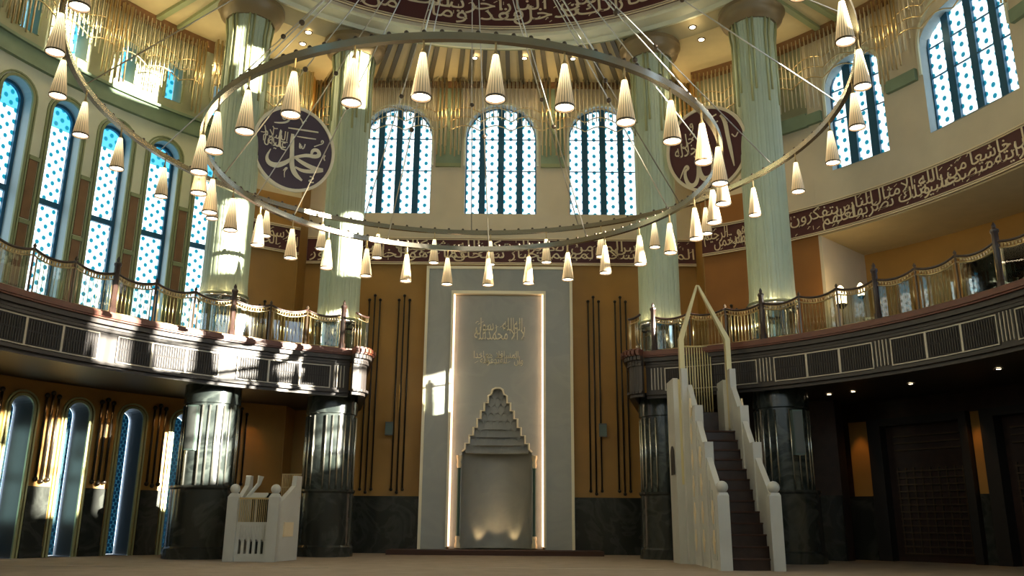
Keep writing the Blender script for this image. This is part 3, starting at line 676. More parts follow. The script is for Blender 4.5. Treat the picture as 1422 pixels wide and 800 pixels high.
# ================================================================== BALCONIES
Bc = (BX, BY)
def balcony(sgn, label):
    t_ = thing('balcony', label, 'balcony', kind='thing')
    a0, a1 = 22.8, 88
    def A(mb, p, q_, r0, r1, z0, z1, n=None):
        p, q_ = sgn*p, sgn*q_; mb.arc(min(p, q_), max(p, q_), r0, r1, z0, z1, Bc, n=n)
    # slab: between front circle and wall circle
    a = MB(); N = 40; vs = []; fs = []
    for i in range(N+1):
        an = a0+(a1-a0)*i/N; pf = Vector(PT(sgn*an, BR+.02, 0, Bc)[:2])
        d = Vector((sin(rad(sgn*an)), cos(rad(sgn*an)))); R_ = (RL+.7 if sgn < 0 else 12.7)
        q0 = pf-Vector((CX, CY)); b_ = q0.dot(d); t2 = -b_+math.sqrt(b_*b_-q0.length_squared+R_*R_)
        pb = pf+d*t2
        if pb.y > YQ+.2: pb = pf+d*((YQ+.2-pf.y)/d.y)
        for p in (pf, pb):
            for z in (ZF+.06, ZD): vs.append((p.x, p.y, z))
    for i in range(N):
        k = 4*i; fs += [(k, k+4, k+6, k+2), (k+1, k+3, k+7, k+5), (k, k+1, k+5, k+4), (k+2, k+6, k+7, k+3)]
    fs += [(0, 2, 3, 1), (4*N, 4*N+1, 4*N+3, 4*N+2)]
    a.add(vs, fs); spart(t_, 'slab', a, 'fascia_dark')
    # end return towards the niche wall with a rounded nose
    e = Vector(PT(sgn*a0, BR-.35, 0, Bc)); xin = e.x-(-.28 if sgn < 0 else .28)
    nose = []
    for i in range(9):
        th = rad(90*i/8-0); ang = rad(sgn*a0)
        r_ = Vector((sin(ang), cos(ang))); tt = Vector((cos(ang), -sin(ang)))*(-sgn)
        p = Vector((e.x, e.y))+Vector((0, .0)); v_ = (-r_*cos(th)+tt*sin(th))*.36
        nose.append(Vector((e.x, e.y))+r_*.36+v_)
    # strip profiles along the nose then straight back to the wall
    path = nose+[Vector((nose[-1].x+sgn*.66, YQ-.08))]
    def strip(mb, z0, z1, o0, o1):
        for i in range(len(path)-1):
            P_, Q_ = path[i], path[i+1]; d = (Q_-P_).normalized(); n_ = Vector((d.y, -d.x))
            if n_.x*(-sgn) < 0 and i > 6: n_ = -n_
            if i <= 6 and n_.dot(P_-(Vector((e.x, e.y))+Vector((sin(rad(sgn*a0)), cos(rad(sgn*a0))))*.36)) < 0: n_ = -n_
            if i > 6 and n_.x*(-sgn) < 0: n_ = -n_
            a_, b_, c_, d2 = P_+n_*o0, Q_+n_*o0, Q_+n_*o1, P_+n_*o1
            mb.hexa([(a_.x, a_.y, z0), (b_.x, b_.y, z0), (c_.x, c_.y, z0), (d2.x, d2.y, z0), (a_.x, a_.y, z1), (b_.x, b_.y, z1), (c_.x, c_.y, z1), (d2.x, d2.y, z1)])
    a = MB(); A(a, a0, a1, BR-.02, BR+.04, ZF+.08, 4.2); strip(a, ZF+.08, 4.2, -.1, .02); spart(t_, 'fascia_board', a, 'fascia_dark')
    a = MB()
    for (z0, z1, r) in ((4.29, 4.32, .17), (4.32, 4.40, .20), (4.40, 4.44, .15)):
        A(a, a0, a1, BR-r, BR+.1, z0, z1); strip(a, z0, z1, -.1, r)
    spart(t_, 'cornice', a, 'walnut')
    a = MB()
    for (z0, z1, r) in ((4.14, 4.20, .05), (4.20, 4.29, .12)): A(a, a0, a1, BR-r, BR+.1, z0, z1); strip(a, z0, z1, -.1, r)
    spart(t_, 'cove_molding', a, 'fascia_dark')
    a = MB()
    for (z0, z1, r) in ((ZF-.02, ZF+.05, .0), (ZF+.05, ZF+.1, .07), (4.08, 4.13, .05)): A(a, a0, a1, BR-r, BR+.12, z0, z1); strip(a, z0, z1, -.1, r+.01)
    spart(t_, 'lower_molding', a, 'fascia_dark')
    # panels and pilasters
    cuts = []; 
    posts = [24.4, 40.75, 57.5, 74.6] if sgn > 0 else [24.4, 40.7, 57.6, 74.6]
    for j, p in enumerate(posts):
        if sgn > 0 or True:
            pil = MB()
            if sgn > 0 or j == 0:
                for dx in (-.75, -.25, .25, .75): A(pil, p+dx-.06, p+dx+.06, BR-.055, BR-.01, ZF+.16, 4.06, n=1)
                spart(t_, 'pilaster_strips', pil, 'fascia_trim')
    bounds = []
    for j in range(len(posts)):
        lo_, hi_ = posts[j]+1.25, (posts[j+1]-1.25 if j+1 < len(posts) else 88)
        k = 3 if hi_-lo_ > 13 or j == 0 else 2
        for i in range(k): bounds.append((lo_+(hi_-lo_)*i/k, lo_+(hi_-lo_)*(i+1)/k))
    for (p, q_) in bounds:
        a = MB(); A(a, p+.12, q_-.12, BR-.035, BR-.01, 3.58, 4.03); pn = spart(t_, 'grille_panel', a, 'fascia_mesh')
        a = MB(); e_ = .022/BR*180/pi
        A(a, p, q_, BR-.05, BR-.01, 4.03, 4.05); A(a, p, q_, BR-.05, BR-.01, 3.55, 3.57); A(a, p, p+e_, BR-.05, BR-.01, 3.55, 4.05, n=1); A(a, q_-e_, q_, BR-.05, BR-.01, 3.55, 4.05, n=1)
        f_ = a.build('panel_border', 'fascia_trim', pn)
        a = MB(); u = p+.5
        while u < q_-.3: A(a, u, u+.09, BR-.05, BR-.03, 3.6, 3.8, n=1); A(a, u, u+.09, BR-.05, BR-.03, 3.83, 4.01, n=1); u += .34
        a.build('grille_slats', 'fascia_dark', pn)
    return t_, path
bl, pathL = balcony(-1, 'curved dark balcony with grille panels below the left windows')
br_, pathR = balcony(1, 'curved dark balcony with wooden cornice behind the pulpit')
def balustrade(sgn, p0, p1, label, endpath=None, tall=True):
    t_ = thing('balustrade', label, 'balustrade', group=None)
    n = max(1, round((p1-p0)/5.65)); R_ = BR-.02
    for i in range(n+1):
        p = p0+(p1-p0)*i/n; big = (i == 0)
        if i == n and p1 < 84: break
        a = MB(); x, y, _ = PT(sgn*p, R_, 0, Bc)
        if big:
            a.lathe([(.075, 4.42), (.075, 4.55), (.055, 4.58), (.055, 5.36), (.07, 5.38), (.07, 5.42), (.03, 5.46), (.035, 5.50), (.005, 5.56)], (x, y, 0), 8)
            spart(t_, 'main_post', a, 'walnut_dark', 'auto')
        else:
            a.lathe([(.03, 4.42), (.022, 4.46), (.022, 5.25), (.035, 5.28), (.008, 5.33)], (x, y, 0), 6); spart(t_, 'post', a, 'bronze', 'auto')
    for i in range(n):
        p, q_ = p0+(p1-p0)*i/n, p0+(p1-p0)*(i+1)/n; g = .5
        p, q_ = p+g, q_-g; K = 10
        sag = lambda s_: 5.23-.085*(1-(2*s_-1)**2)+.0
        pts = [PT(sgn*(p-g+(q_-p+2*g)*k/K), R_, sag(k/K), Bc) for k in range(K+1)]
        a = MB(); a.tube(pts, .026, 6); spart(t_, 'handrail', a, 'walnut_dark', True)
        a = MB(); pts2 = [(x, y, z-.11) for x, y, z in pts]; a.tube(pts2, .016, 5); a.tube([(x, y, z-.030) for x, y, z in pts], .012, 5)
        a.tube([PT(sgn*p, R_, 4.47, Bc), PT(sgn*p, R_, sag(.06)-.12, Bc)], .012, 5); a.tube([PT(sgn*q_, R_, 4.47, Bc), PT(sgn*q_, R_, sag(.94)-.12, Bc)], .012, 5)
        a.tube([PT(sgn*p, R_, 4.47, Bc), PT(sgn*(p+q_)/2, R_, 4.47, Bc), PT(sgn*q_, R_, 4.47, Bc)], .014, 5)
        m_ = 12
        for k in range(m_):      # little square loops of the top border
            s_ = (k+.5)/m_; c_ = p+(q_-p)*s_; z = sag(s_)-.07
            a.tube([PT(sgn*(c_), R_, z-.035, Bc), PT(sgn*c_, R_, z+.035, Bc)], .018, 4)
        m_ = 9
        for k in range(m_):      # slim brass bars behind the glass
            s_ = (k+.5)/m_; c_ = p+(q_-p)*s_
            a.tube([PT(sgn*c_, R_+.03, 4.48, Bc), PT(sgn*c_, R_+.03, sag(s_)-.11, Bc)], .0055, 4)
        spart(t_, 'brass_border', a, 'brass', True)
        a = MB(); vs = []; fs = []
        for k in range(K+1):
            an = p+(q_-p)*k/K
            for r in (-.006, .006):
                for z in (4.48, sag(k/K)-.12): vs.append(PT(sgn*an, R_-.015+r, z, Bc))
        for k in range(K):
            j = 4*k; fs += [(j, j+4, j+5, j+1), (j+2, j+3, j+7, j+6), (j, j+2, j+6, j+4), (j+1, j+5, j+7, j+3)]
        a.add(vs, fs); spart(t_, 'glass_panel', a, 'clear_glass')
    if endpath:
        # panels round the nose and back to the niche wall
        for (P_, Q_) in ((endpath[0], endpath[8]), (endpath[8], endpath[8].lerp(endpath[9], .5)), (endpath[8].lerp(endpath[9], .5), endpath[8].lerp(endpath[9], .985))):
            d = (Q_-P_); K = 6; pts = []
            for k in range(K+1):
                w_ = P_.lerp(Q_, k/K)
                if P_ is endpath[0]: w_ = endpath[min(8, int(k*8/K))]
                pts.append((w_.x, w_.y, 5.23-.07*(1-(2*k/K-1)**2)))
            a = MB(); a.tube(pts, .026, 6); spart(t_, 'handrail', a, 'walnut_dark', True)
            a = MB(); a.tube([(x, y, z-.11) for x, y, z in pts], .010, 5)
            for (x, y, z) in pts: a.tube([(x, y, 4.46), (x, y, z)], .007, 4)
            spart(t_, 'brass_border', a, 'brass', True)
            a = MB()
            for p, q_ in zip(pts[:-1], pts[1:]): a.hexa([(p[0], p[1], 4.48), (q_[0], q_[1], 4.48), (q_[0]+.008, q_[1], 4.48), (p[0]+.008, p[1], 4.48), (p[0], p[1], p[2]-.12), (q_[0], q_[1], q_[2]-.12), (q_[0]+.008, q_[1], q_[2]-.12), (p[0]+.008, p[1], p[2]-.12)])
            spart(t_, 'glass_panel', a, 'clear_glass')
    return t_
balustrade(-1, 24.2, 40.7, 'glass and brass balustrade at the left balcony end by the niche', pathL)
balustrade(-1, 40.7, 57.6, 'glass and brass balustrade of the left balcony beside the nearer column')
balustrade(-1, 57.6, 74.6, 'glass and brass balustrade of the left balcony before the tall windows')
balustrade(-1, 74.6, 88, 'glass and brass balustrade where the left balcony leaves the picture')
balustrade(1, 24.2, 40.75, 'glass and brass balustrade of the right balcony behind the pulpit spire', pathR)
balustrade(1, 40.75, 57.5, 'glass and brass balustrade of the right balcony before the glowing lamps')
balustrade(1, 57.5, 74.6, 'glass and brass balustrade of the right balcony below the long frieze')
balustrade(1, 74.6, 88, 'glass and brass balustrade where the right balcony leaves the picture')

# ================================================================== MIHRAB
mt = thing('prayer_niche', 'tall grey stone prayer niche with glowing frame and stepped hood', 'mihrab', (-.33, 21.9, 0))
mx0, mx1 = -2.2, 1.53; ix0, ix1 = -1.5, .80; mc = -.345
YM = 21.72
a = MB()
a.box(mx0, ix0-.06, YM, YQ, .1, 7.22); a.box(ix1+.06, mx1, YM, YQ, .1, 7.22); a.box(ix0-.06, ix1+.06, YM, YQ, 6.56, 7.22); spart(mt, 'outer_panel', a, 'mihrab_stone')
a = MB(); a.box(mx0-.05, mx0+.02, YM-.05, YQ, .1, 7.27); a.box(mx1-.02, mx1+.05, YM-.05, YQ, .1, 7.27); a.box(mx0+.02, mx1-.02, YM-.05, YQ, 7.2, 7.27); spart(mt, 'outer_molding', a, 'gilt_pale')
a = MB(); a.box(ix0-.08, ix0-.02, YM-.06, YQ, .16, 6.6); a.box(ix1+.02, ix1+.08, YM-.06, YQ, .16, 6.6); a.box(ix0-.02, ix1+.02, YM-.06, YQ, 6.52, 6.6); spart(mt, 'inner_molding', a, 'gilt_pale')
a = MB(); a.box(ix0-.02, ix0+.02, YM-.02, YM+.1, .18, 6.5); a.box(ix1-.02, ix1+.02, YM-.02, YM+.1, .18, 6.5); spart(mt, 'light_strip', a, 'cove_glow')
# inner slab with stepped niche opening
st = [(.875, 2.45), (.80, 2.52), (.80, 2.66), (.70, 2.66), (.70, 2.86), (.60, 2.86), (.60, 3.06), (.51, 3.06), (.51, 3.28), (.42, 3.28), (.42, 3.48), (.33, 3.48), (.33, 3.68), (.24, 3.68), (.24, 3.86), (.16, 3.90), (.13, 4.02), (.06, 4.06)]
YI = YM+.10
right = [(mc+u, z) for u, z in st]; left = [(mc-u, z) for u, z in st]
a = MB()
ztop = 6.5
# strips above the stepped outline, column by column
xs = sorted(set([ix0, ix1]+[p[0] for p in right]+[p[0] for p in left]))
def hz(x):
    u = abs(x-mc); zz = 0
    for i in range(len(st)-1):
        (u0, z0), (u1, z1) = st[i], st[i+1]
        if u1 <= u <= u0 and u0 > u1: zz = max(zz, z0+(z1-z0)*(u0-u)/(u0-u1))
    if u < .06: zz = 4.06
    return zz
for i in range(len(xs)-1):
    x0, x1 = xs[i], xs[i+1]; xm = (x0+x1)/2
    if abs(xm-mc) > .875: a.box(x0, x1, YI, YQ-.02, .12, ztop)
    else: a.box(x0, x1, YI, YQ-.02, hz(xm), ztop)
spart(mt, 'inner_slab', a, 'mihrab_stone')
a = MB(); pts = [(x, YI-.02, z) for x, z in left]+[(x, YI-.02, z) for x, z in right[::-1]]; a.tube(pts, .028, 5); spart(mt, 'hood_border', a, 'gilt_pale')
# curved niche back and muqarnas tiers
a = MB(); a.lathe([(.87, .12), (.87, 2.6)], (mc, YQ-.04, 0), 24, cap=False, a0=0, a1=pi); 
spart(mt, 'niche_back', a, 'mihrab_stone', True)
a = MB(); tiers = [(2.45, .80), (2.66, .70), (2.86, .60), (3.06, .51), (3.28, .42), (3.48, .33), (3.68, .24), (3.86, .15)]
for j, (z, r) in enumerate(tiers):
    z1 = tiers[j+1][0] if j+1 < len(tiers) else 4.06; k = max(2, 9-j)
    for i in range(k):
        x0 = mc-r+2*r*i/k; x1 = x0+2*r/k; xm = (x0+x1)/2; dpth = .42*math.sqrt(max(.05, 1-((xm-mc)/(r+.08))**2))*(1-j*.09)
        # small arched cell
        fn = lambda u, v, d=0, y=YI+.02+dpth: (u, y+d, v)
        o_ = outline(x0+.012, x1-.012, z, z+(z1-z)*.35, 6, rise=(z1-z)*.55/((x1-x0)/2-.012))
        top_ = o_[1:-1]
        for p, q_ in zip(top_[:-1], top_[1:]): a.hexa([fn(*p), fn(*q_), fn(q_[0], z1), fn(p[0], z1), fn(*p, .06), fn(*q_, .06), fn(q_[0], z1, .06), fn(p[0], z1, .06)])
        a.box(x0-.012, x0+.012, YI+.02+dpth, YI+.1+dpth, z, z1); a.box(x0, x1, YI+.08+dpth, YQ+.5, z, z1)
    a.box(mc-r, mc+r, YI+.28, YQ+.4, z1-.02, z1)
spart(mt, 'muqarnas', a, 'mihrab_stone')
for s_ in (-1, 1):
    a = MB(); xx = mc+s_*.94; a.lathe([(.05, .42), (.04, .5), (.04, 2.0), (.05, 2.05)], (xx, YI-.03, 0), 12); p = spart(mt, 'colonnette', a, 'column_green', 'auto')
    a = MB(); a.lathe([(.07, .14), (.07, .22), (.045, .3), (.06, .36), (.05, .42)], (xx, YI-.03, 0), 12); a.build('gold_base', 'gilt', p, smooth='auto'); a = MB(); a.lathe([(.045, 2.05), (.06, 2.12), (.045, 2.2), (.07, 2.3), (.07, 2.36)], (xx, YI-.03, 0), 12)
    a.build('gold_cap', 'gilt', p, smooth='auto')
a = MB(); f_ = FLAT(YI)
line_of_words(a, f_, 'لا اله الا الله محمد رسول الله', -.98, .35, 5.18, 5.9, d=-.03, tight=.5)
marks(a, f_, -.95, .3, 5.3, 5.8, .09, d=-.012, h=.010)
spart(mt, 'lettering', a, 'gilt_pale')
a = MB(); line_of_words(a, f_, 'وان المساجد لله فلا تدعوا مع الله احدا', -.98, .30, 4.62, 5.02, d=-.03, tight=.5); marks(a, f_, -.95, .3, 4.66, 4.95, .08, d=-.012, h=.007); spart(mt, 'lettering', a, 'gilt_pale')
for i in range(3): spot('niche_spot', (mc-.4+.4*i, YQ+.55, .16), (mc-.4+.4*i, YQ+.74, 1.2), 12, 70, (1, .7, .35))
a = MB(); a.box(-2.9, 2.2, 20.9, YQ-.1, 0, .11); o = a.build('platform', 'carpet_red', loc=(-.33, 21.4, 0)); tag(o, 'low dark red step running along the foot of the prayer niche', 'step')
for s_ in (0, 1):
    x = mx0+.12 if not s_ else mx1-.12

# ================================================================== ROD ORNAMENTS AND SPEAKERS
def rods(label, fn, u, z0, z1, sp=.16, group=None, r=.022, stag=.12):
    t_ = thing('rod_ornament', label, 'wall ornament', group=group)
    for i in (-1, 0, 1):
        a = MB(); zz0 = z0+(0 if i == 0 else stag*.6); zz1 = z1+(stag if i == 0 else 0)
        a.tube([fn(u+i*sp, zz0, -.05), fn(u+i*sp, zz1, -.05)], r, 6); a.ball(fn(u+i*sp, zz0, -.05), r*1.9, 8); a.ball(fn(u+i*sp, zz1, -.05), r*1.9, 8)
        spart(t_, 'rod', a, 'dark_rod', True)
for x, l in ((-3.62, 'three dark vertical rods on ochre wall beside the second left column'), (-2.84, 'three dark vertical rods on ochre wall just left of the niche'),
             (2.15, 'three dark vertical rods on ochre wall just right of the niche'), (2.86, 'three dark vertical rods on ochre wall near the pulpit')):
    rods(l, fQ, x, 1.45, 6.4, .14)
for k in range(len(LC)-1):
    um = rad((LC[k]+LC[k+1])/2)*RL
    if k >= 2: rods(['', '', 'three dark rods on ochre panel under left balcony, nearest the viewer', 'three dark rods on ochre panel under left balcony, second from the front', 'three dark rods on ochre panel under left balcony, last before the column'][min(k, 4)] if k < 5 else 'three dark rods on ochre panel hidden beside the left column base', fL, um, 1.48, 3.2, .13, r=.028, stag=.06)
for aa, l in ((-34.5, 'three dark rods on the wall between the two left columns'), (34.0, 'three dark rods behind the right balcony rail by the pulpit spire'), (37.0, 'three dark rods behind the right balcony rail by the column')):
    rods(l, fR, rad(aa)*RR, 4.5 if aa > 0 else 4.5, 5.9, .13)
rods('three dark rods on the wall beneath the left balcony beyond the white chair', fR, rad(-36.3)*RR, 1.5, 3.2, .13)
for x, l in ((-3.07, 'small grey wall speaker between rods left of the niche'), (2.32, 'small grey wall speaker between rods right of the niche')):
    t_ = thing('wall_speaker', l, 'speaker', (x, YQ, 3.0))
    a = MB(); a.hexa([(x-.10, YQ-.25, 2.84), (x+.10, YQ-.25, 2.84), (x+.08, YQ-.10, 2.86), (x-.08, YQ-.10, 2.86), (x-.10, YQ-.23, 3.18), (x+.10, YQ-.23, 3.18), (x+.08, YQ-.08, 3.16), (x-.08, YQ-.08, 3.16)]); spart(t_, 'cabinet', a, 'speaker')
    a = MB(); a.box(x-.085, x+.085, YQ-.262, YQ-.25, 2.87, 3.14); spart(t_, 'grille', a, 'speaker_green')
    a = MB(); a.box(x-.03, x+.03, YQ-.1, YQ, 2.95, 3.05); spart(t_, 'bracket', a, 'dark')
for (x, y, dx), l in (((-6.33, 18.2, -.12), 'long green column speaker strapped to the lower shaft of left column'), ((5.72, 18.2, .08), 'long green column speaker on dark shaft right of the pulpit')):
    t_ = thing('column_speaker', l, 'speaker', (x+dx, y-.68, 2.3))
    a = MB(); a.box(x+dx-.1, x+dx+.1, y-.80, y-.64, 2.1, 3.0); spart(t_, 'cabinet', a, 'speaker_green')
    a = MB(); a.box(x+dx-.085, x+dx+.085, y-.815, y-.80, 2.13, 2.97); spart(t_, 'grille', a, 'speaker')
    a = MB(); a.box(x+dx-.03, x+dx+.03, y-.66, y-.53, 2.4, 2.6); spart(t_, 'bracket', a, 'dark')

# ================================================================== MINBAR (pulpit)
mb_ = thing('pulpit', 'white marble pulpit with long red-carpeted stairs and golden spire', 'minbar', (4.1, 16.6, 0))
AX = 4.05; y0, y1 = 15.0, 17.3; NS = 13; rise = .195; run = (y1-y0-.1)/NS; hwid = .39
a = MB()
for i in range(NS):
    a.box(AX-hwid, AX+hwid, y0+.1+run*i, y1+.75, rise*i, rise*(i+1)-.03)
spart(mb_, 'stairs', a, 'walnut_dark')
a = MB()
for i in range(NS): a.box(AX-hwid, AX+hwid, y0+.07+run*i, y0+.1+run*(i+1), rise*(i+1)-.03, rise*(i+1))
spart(mb_, 'treads', a, 'carpet_red')
def zst(y): return max(0, (y-y0)/(y1-y0)*2.5)
piers = [15.0, 15.9, 16.6, 17.25]
for s_ in (-1, 1):
    xi, xo = AX+s_*hwid, AX+s_*(hwid+.10); xa, xb = min(xi, xo), max(xi, xo)
    a = MB()
    # stringer wall down to the floor, sloped parapet on top
    for j in range(3):
        ya, yb = piers[j], piers[j+1]; za, zb = zst(ya)+.98, zst(yb)+1.02
        if j == 0: za = 1.15
        a.hexa([(xa, ya, 0), (xb, ya, 0), (xb, yb, 0), (xa, yb, 0), (xa, ya, za), (xb, ya, za), (xb, yb, zb), (xa, yb, zb)])
    spart(mb_, 'side_wall', a, 'marble_white')
    for j in (1, 2):
        ya = piers[j]; a = MB(); a.box(xa-.03, xb+.03, ya-.09, ya+.09, 0, zst(ya)+1.22); spart(mb_, 'pier', a, 'marble_white')
    a = MB(); ya = piers[0]; xm = (xa+xb)/2; a.box(xm-.11, xm+.09, ya-.09, ya+.11, 0, 1.22); a.hexa([(xm-.09, ya-.09, 1.22), (xm+.09, ya-.09, 1.22), (xm+.09, ya+.09, 1.22), (xm-.09, ya+.09, 1.22), (xm-.07, ya-.07, 1.27), (xm+.07, ya-.07, 1.27), (xm+.07, ya+.07, 1.27), (xm-.07, ya+.07, 1.27)])
    nw = spart(mb_, 'newel_post', a, 'marble_white'); a = MB(); a.ball((xm, ya, 1.36), .105, 16); a.build('ball_finial', 'marble_white', nw, smooth=True)
    # outer face relief: flutes and gold lozenges
    a = MB(); g = MB()
    xf = xo+s_*.005
    for j in range(3):
        ya, yb = piers[j]+.13, piers[j+1]-.13
        for k in range(4):
            yy = ya+(yb-ya)*(k+.5)/4; a.box(min(xf, xf+s_*.02), max(xf, xf+s_*.02), yy-.05, yy+.02, .15, zst(yy)+.75)
        ym = (ya+yb)/2
        for zc in [.45+.5*k for k in range(int((zst(ym)+.5)/.5)+1)]:
            P_ = [(xf, ym, zc-.2), (xf, ym+.09, zc), (xf, ym, zc+.2), (xf, ym-.09, zc)]; g = MB(); g.hexa([(x, y, z) for x, y, z in P_]+[(x+s_*.03, y, z) for x, y, z in P_]); spart(mb_, 'gold_lozenge', g, 'gilt')
    spart(mb_, 'fluted_relief', a, 'marble_white')
    # tower pylons
    a = MB(); tx0, tx1 = sorted((AX-.05+s_*.43, AX-.05+s_*.55)); a.box(tx0, tx1, 17.22, 17.42, 0, 3.80)
    tx0, tx1 = sorted((AX-.05+(.36 if s_ > 0 else -.60), AX-.05+(.55 if s_ > 0 else -.70))); a.box(tx0, tx1, 17.55 if s_ > 0 else 17.38, 18.1, 0, 3.62); tw = spart(mb_, 'tower_wall', a, 'marble_white')
    if s_ < 0:
        fx = tx0-.01; f3 = lambda u, v, d=0, fx=fx: (fx-d, u, v)
        a = MB(); a.prism(outline(17.5, 17.85, 1.7, 2.1, 8), f3, 0, .012); a.build('arched_niche', 'dark', tw)  # flat dark plate, its colour standing in for the shaded hollow
    # golden portal post and spire leg
    a = MB(); px_ = AX-.05+s_*.44; sw = -.10
    a.box(px_-.05+s_*.04, px_+.05+s_*.04, 17.42, 17.56, 1.6 if s_ < 0 else 2.6, 4.45)
    for yy in (17.49,):
        cx_ = px_+s_*.04; P_ = [(cx_-.055, yy-.07, 4.45), (cx_+.055, yy-.07, 4.45), (cx_+.055, yy+.07, 4.45), (cx_-.055, yy+.07, 4.45)]
        ax_ = AX-.13+s_*.012; Q_ = [(ax_-.02, 17.45, 5.62), (ax_+.02, 17.45, 5.62), (ax_+.02, 17.53, 5.62), (ax_-.02, 17.53, 5.62)]
        a.hexa(P_+Q_)
    spart(mb_, 'golden_post', a, 'gold_cream')
a = MB(); f5 = FLAT(17.22); a.prism([(AX-.05-.60, 1.5), (AX-.05-.52, 1.5), (AX-.05-.52, 3.6), (AX-.05-.60, 3.6)], f5, .17, .3)
spart(mb_, 'gold_inner_jamb', a, 'gold_cream')
a = MB(); a.prism([(AX-.05-.60, 0), (AX-.05-.42, 0), (AX-.05-.42, 1.5), (AX-.05-.60, 1.5)], f5, .17, .3); spart(mb_, 'jamb_base', a, 'marble_white')
a = MB()
for i in range(11):
    xx = AX-.36+.56*i/10; a.tube([(xx, 18.06, 3.02), (xx, 18.06, 4.42)], .014, 5)
a.box(AX-.38, AX+.22, 18.04, 18.08, 4.40, 4.43); spart(mb_, 'gold_tube_screen', a, 'gold_cream', True)
a = MB(); a.box(AX-.42, AX+.40, 18.09, 18.13, 0, 3.02); spart(mb_, 'back_board', a, 'walnut_dark')

# ================================================================== KURSU (preacher's chair)
ks = thing('preacher_chair', 'small white marble preaching chair with slotted front by left columns', 'chair', (-4.7, 17.0, 0))
kx = [-5.28, -4.5]; ky = 16.9
for x in kx:
    a = MB(); a.box(x-.10, x+.10, ky-.10, ky+.10, 0, 1.18); a.hexa([(x-.10, ky-.10, 1.18), (x+.10, ky-.10, 1.18), (x+.10, ky+.10, 1.18), (x-.10, ky+.10, 1.18), (x-.06, ky-.06, 1.25), (x+.06, ky-.06, 1.25), (x+.06, ky+.06, 1.25), (x-.06, ky+.06, 1.25)])
    p = spart(ks, 'post', a, 'marble_white'); a = MB(); a.ball((x, ky, 1.33), .095, 14); a.build('ball_finial', 'marble_white', p, smooth=True)
xa, xb = kx[0]+.1, kx[1]-.1; fK = FLAT(ky); a = MB()
a.box(xa, xb, ky-.03, ky+.03, 0, .14); a.box(xa, xb, ky-.03, ky+.03, .40, .72)
nsl = 5; wsl = (xb-xa)/(nsl*2+1)
for i in range(nsl+1): a.box(xa+2*i*wsl, xa+(2*i+1)*wsl, ky-.03, ky+.03, .14, .40)
for i in range(10): xx = xa+.06+(xb-xa-.12)*i/9; a.box(xx-.014, xx+.014, ky-.045, ky-.03, .44, .66)
spart(ks, 'front_panel', a, 'marble_white')
a = MB()
for i in range(16): xx = xa+.02+(xb-xa-.04)*i/15; a.tube([(xx, ky, .72), (xx, ky, 1.15)], .008, 5)
a.box(xa, xb, ky-.015, ky+.015, 1.14, 1.17); spart(ks, 'brass_grille', a, 'brass')
for x, s_ in ((kx[0], -1), (kx[1]+.0, 1)):
    fs_ = lambda u, v, d=0, x=x, s_=s_: (x+d+.0+(.20*(u-ky)/.9 if s_ > 0 else 0), u, v)
    a = MB(); a.prism([(ky+.1, 0), (ky+.95, 0), (ky+.95, 1.62), (ky+.75, 1.62), (ky+.70, 1.42), (ky+.1, 1.06)], fs_, -.04, .05); p = spart(ks, 'side_panel', a, 'marble_white')
    a = MB(); a.prism([(ky+.3, .45), (ky+.68, .45), (ky+.68, .72), (ky+.3, .72)], fs_, .05, .07); a.build('gold_inlay', 'gilt', p)
a = MB(); a.box(kx[0]+.05, kx[1]+.1, ky+.1, ky+.9, .36, .42); spart(ks, 'seat', a, 'marble_white')
a = MB()
for i in range(12): xx = -4.62+.36*i/11; a.tube([(xx, ky+.9, .9), (xx, ky+.9, 1.66)], .008, 5)
for z in (1.0, 1.2, 1.4, 1.66): a.tube([(-4.64, ky+.9, z), (-4.24, ky+.9, z)], .010, 5)
spart(ks, 'back_grille', a, 'brass')
a = MB(); a.tube([(-5.0, ky+.5, .42), (-5.0, ky+.5, 1.15)], .03, 8); a.hexa([(-5.18, ky+.35, 1.15), (-4.8, ky+.35, 1.15), (-4.8, ky+.6, 1.25), (-5.18, ky+.6, 1.25), (-5.18, ky+.34, 1.18), (-4.8, ky+.34, 1.18), (-4.8, ky+.59, 1.28), (-5.18, ky+.59, 1.28)])
a.tube([(-5.2, ky+.4, 1.13), (-4.98, ky+.5, 1.45), (-4.95, ky+.5, 1.6)], [.03, .04, .06], 8); spart(ks, 'lectern', a, 'marble_white')

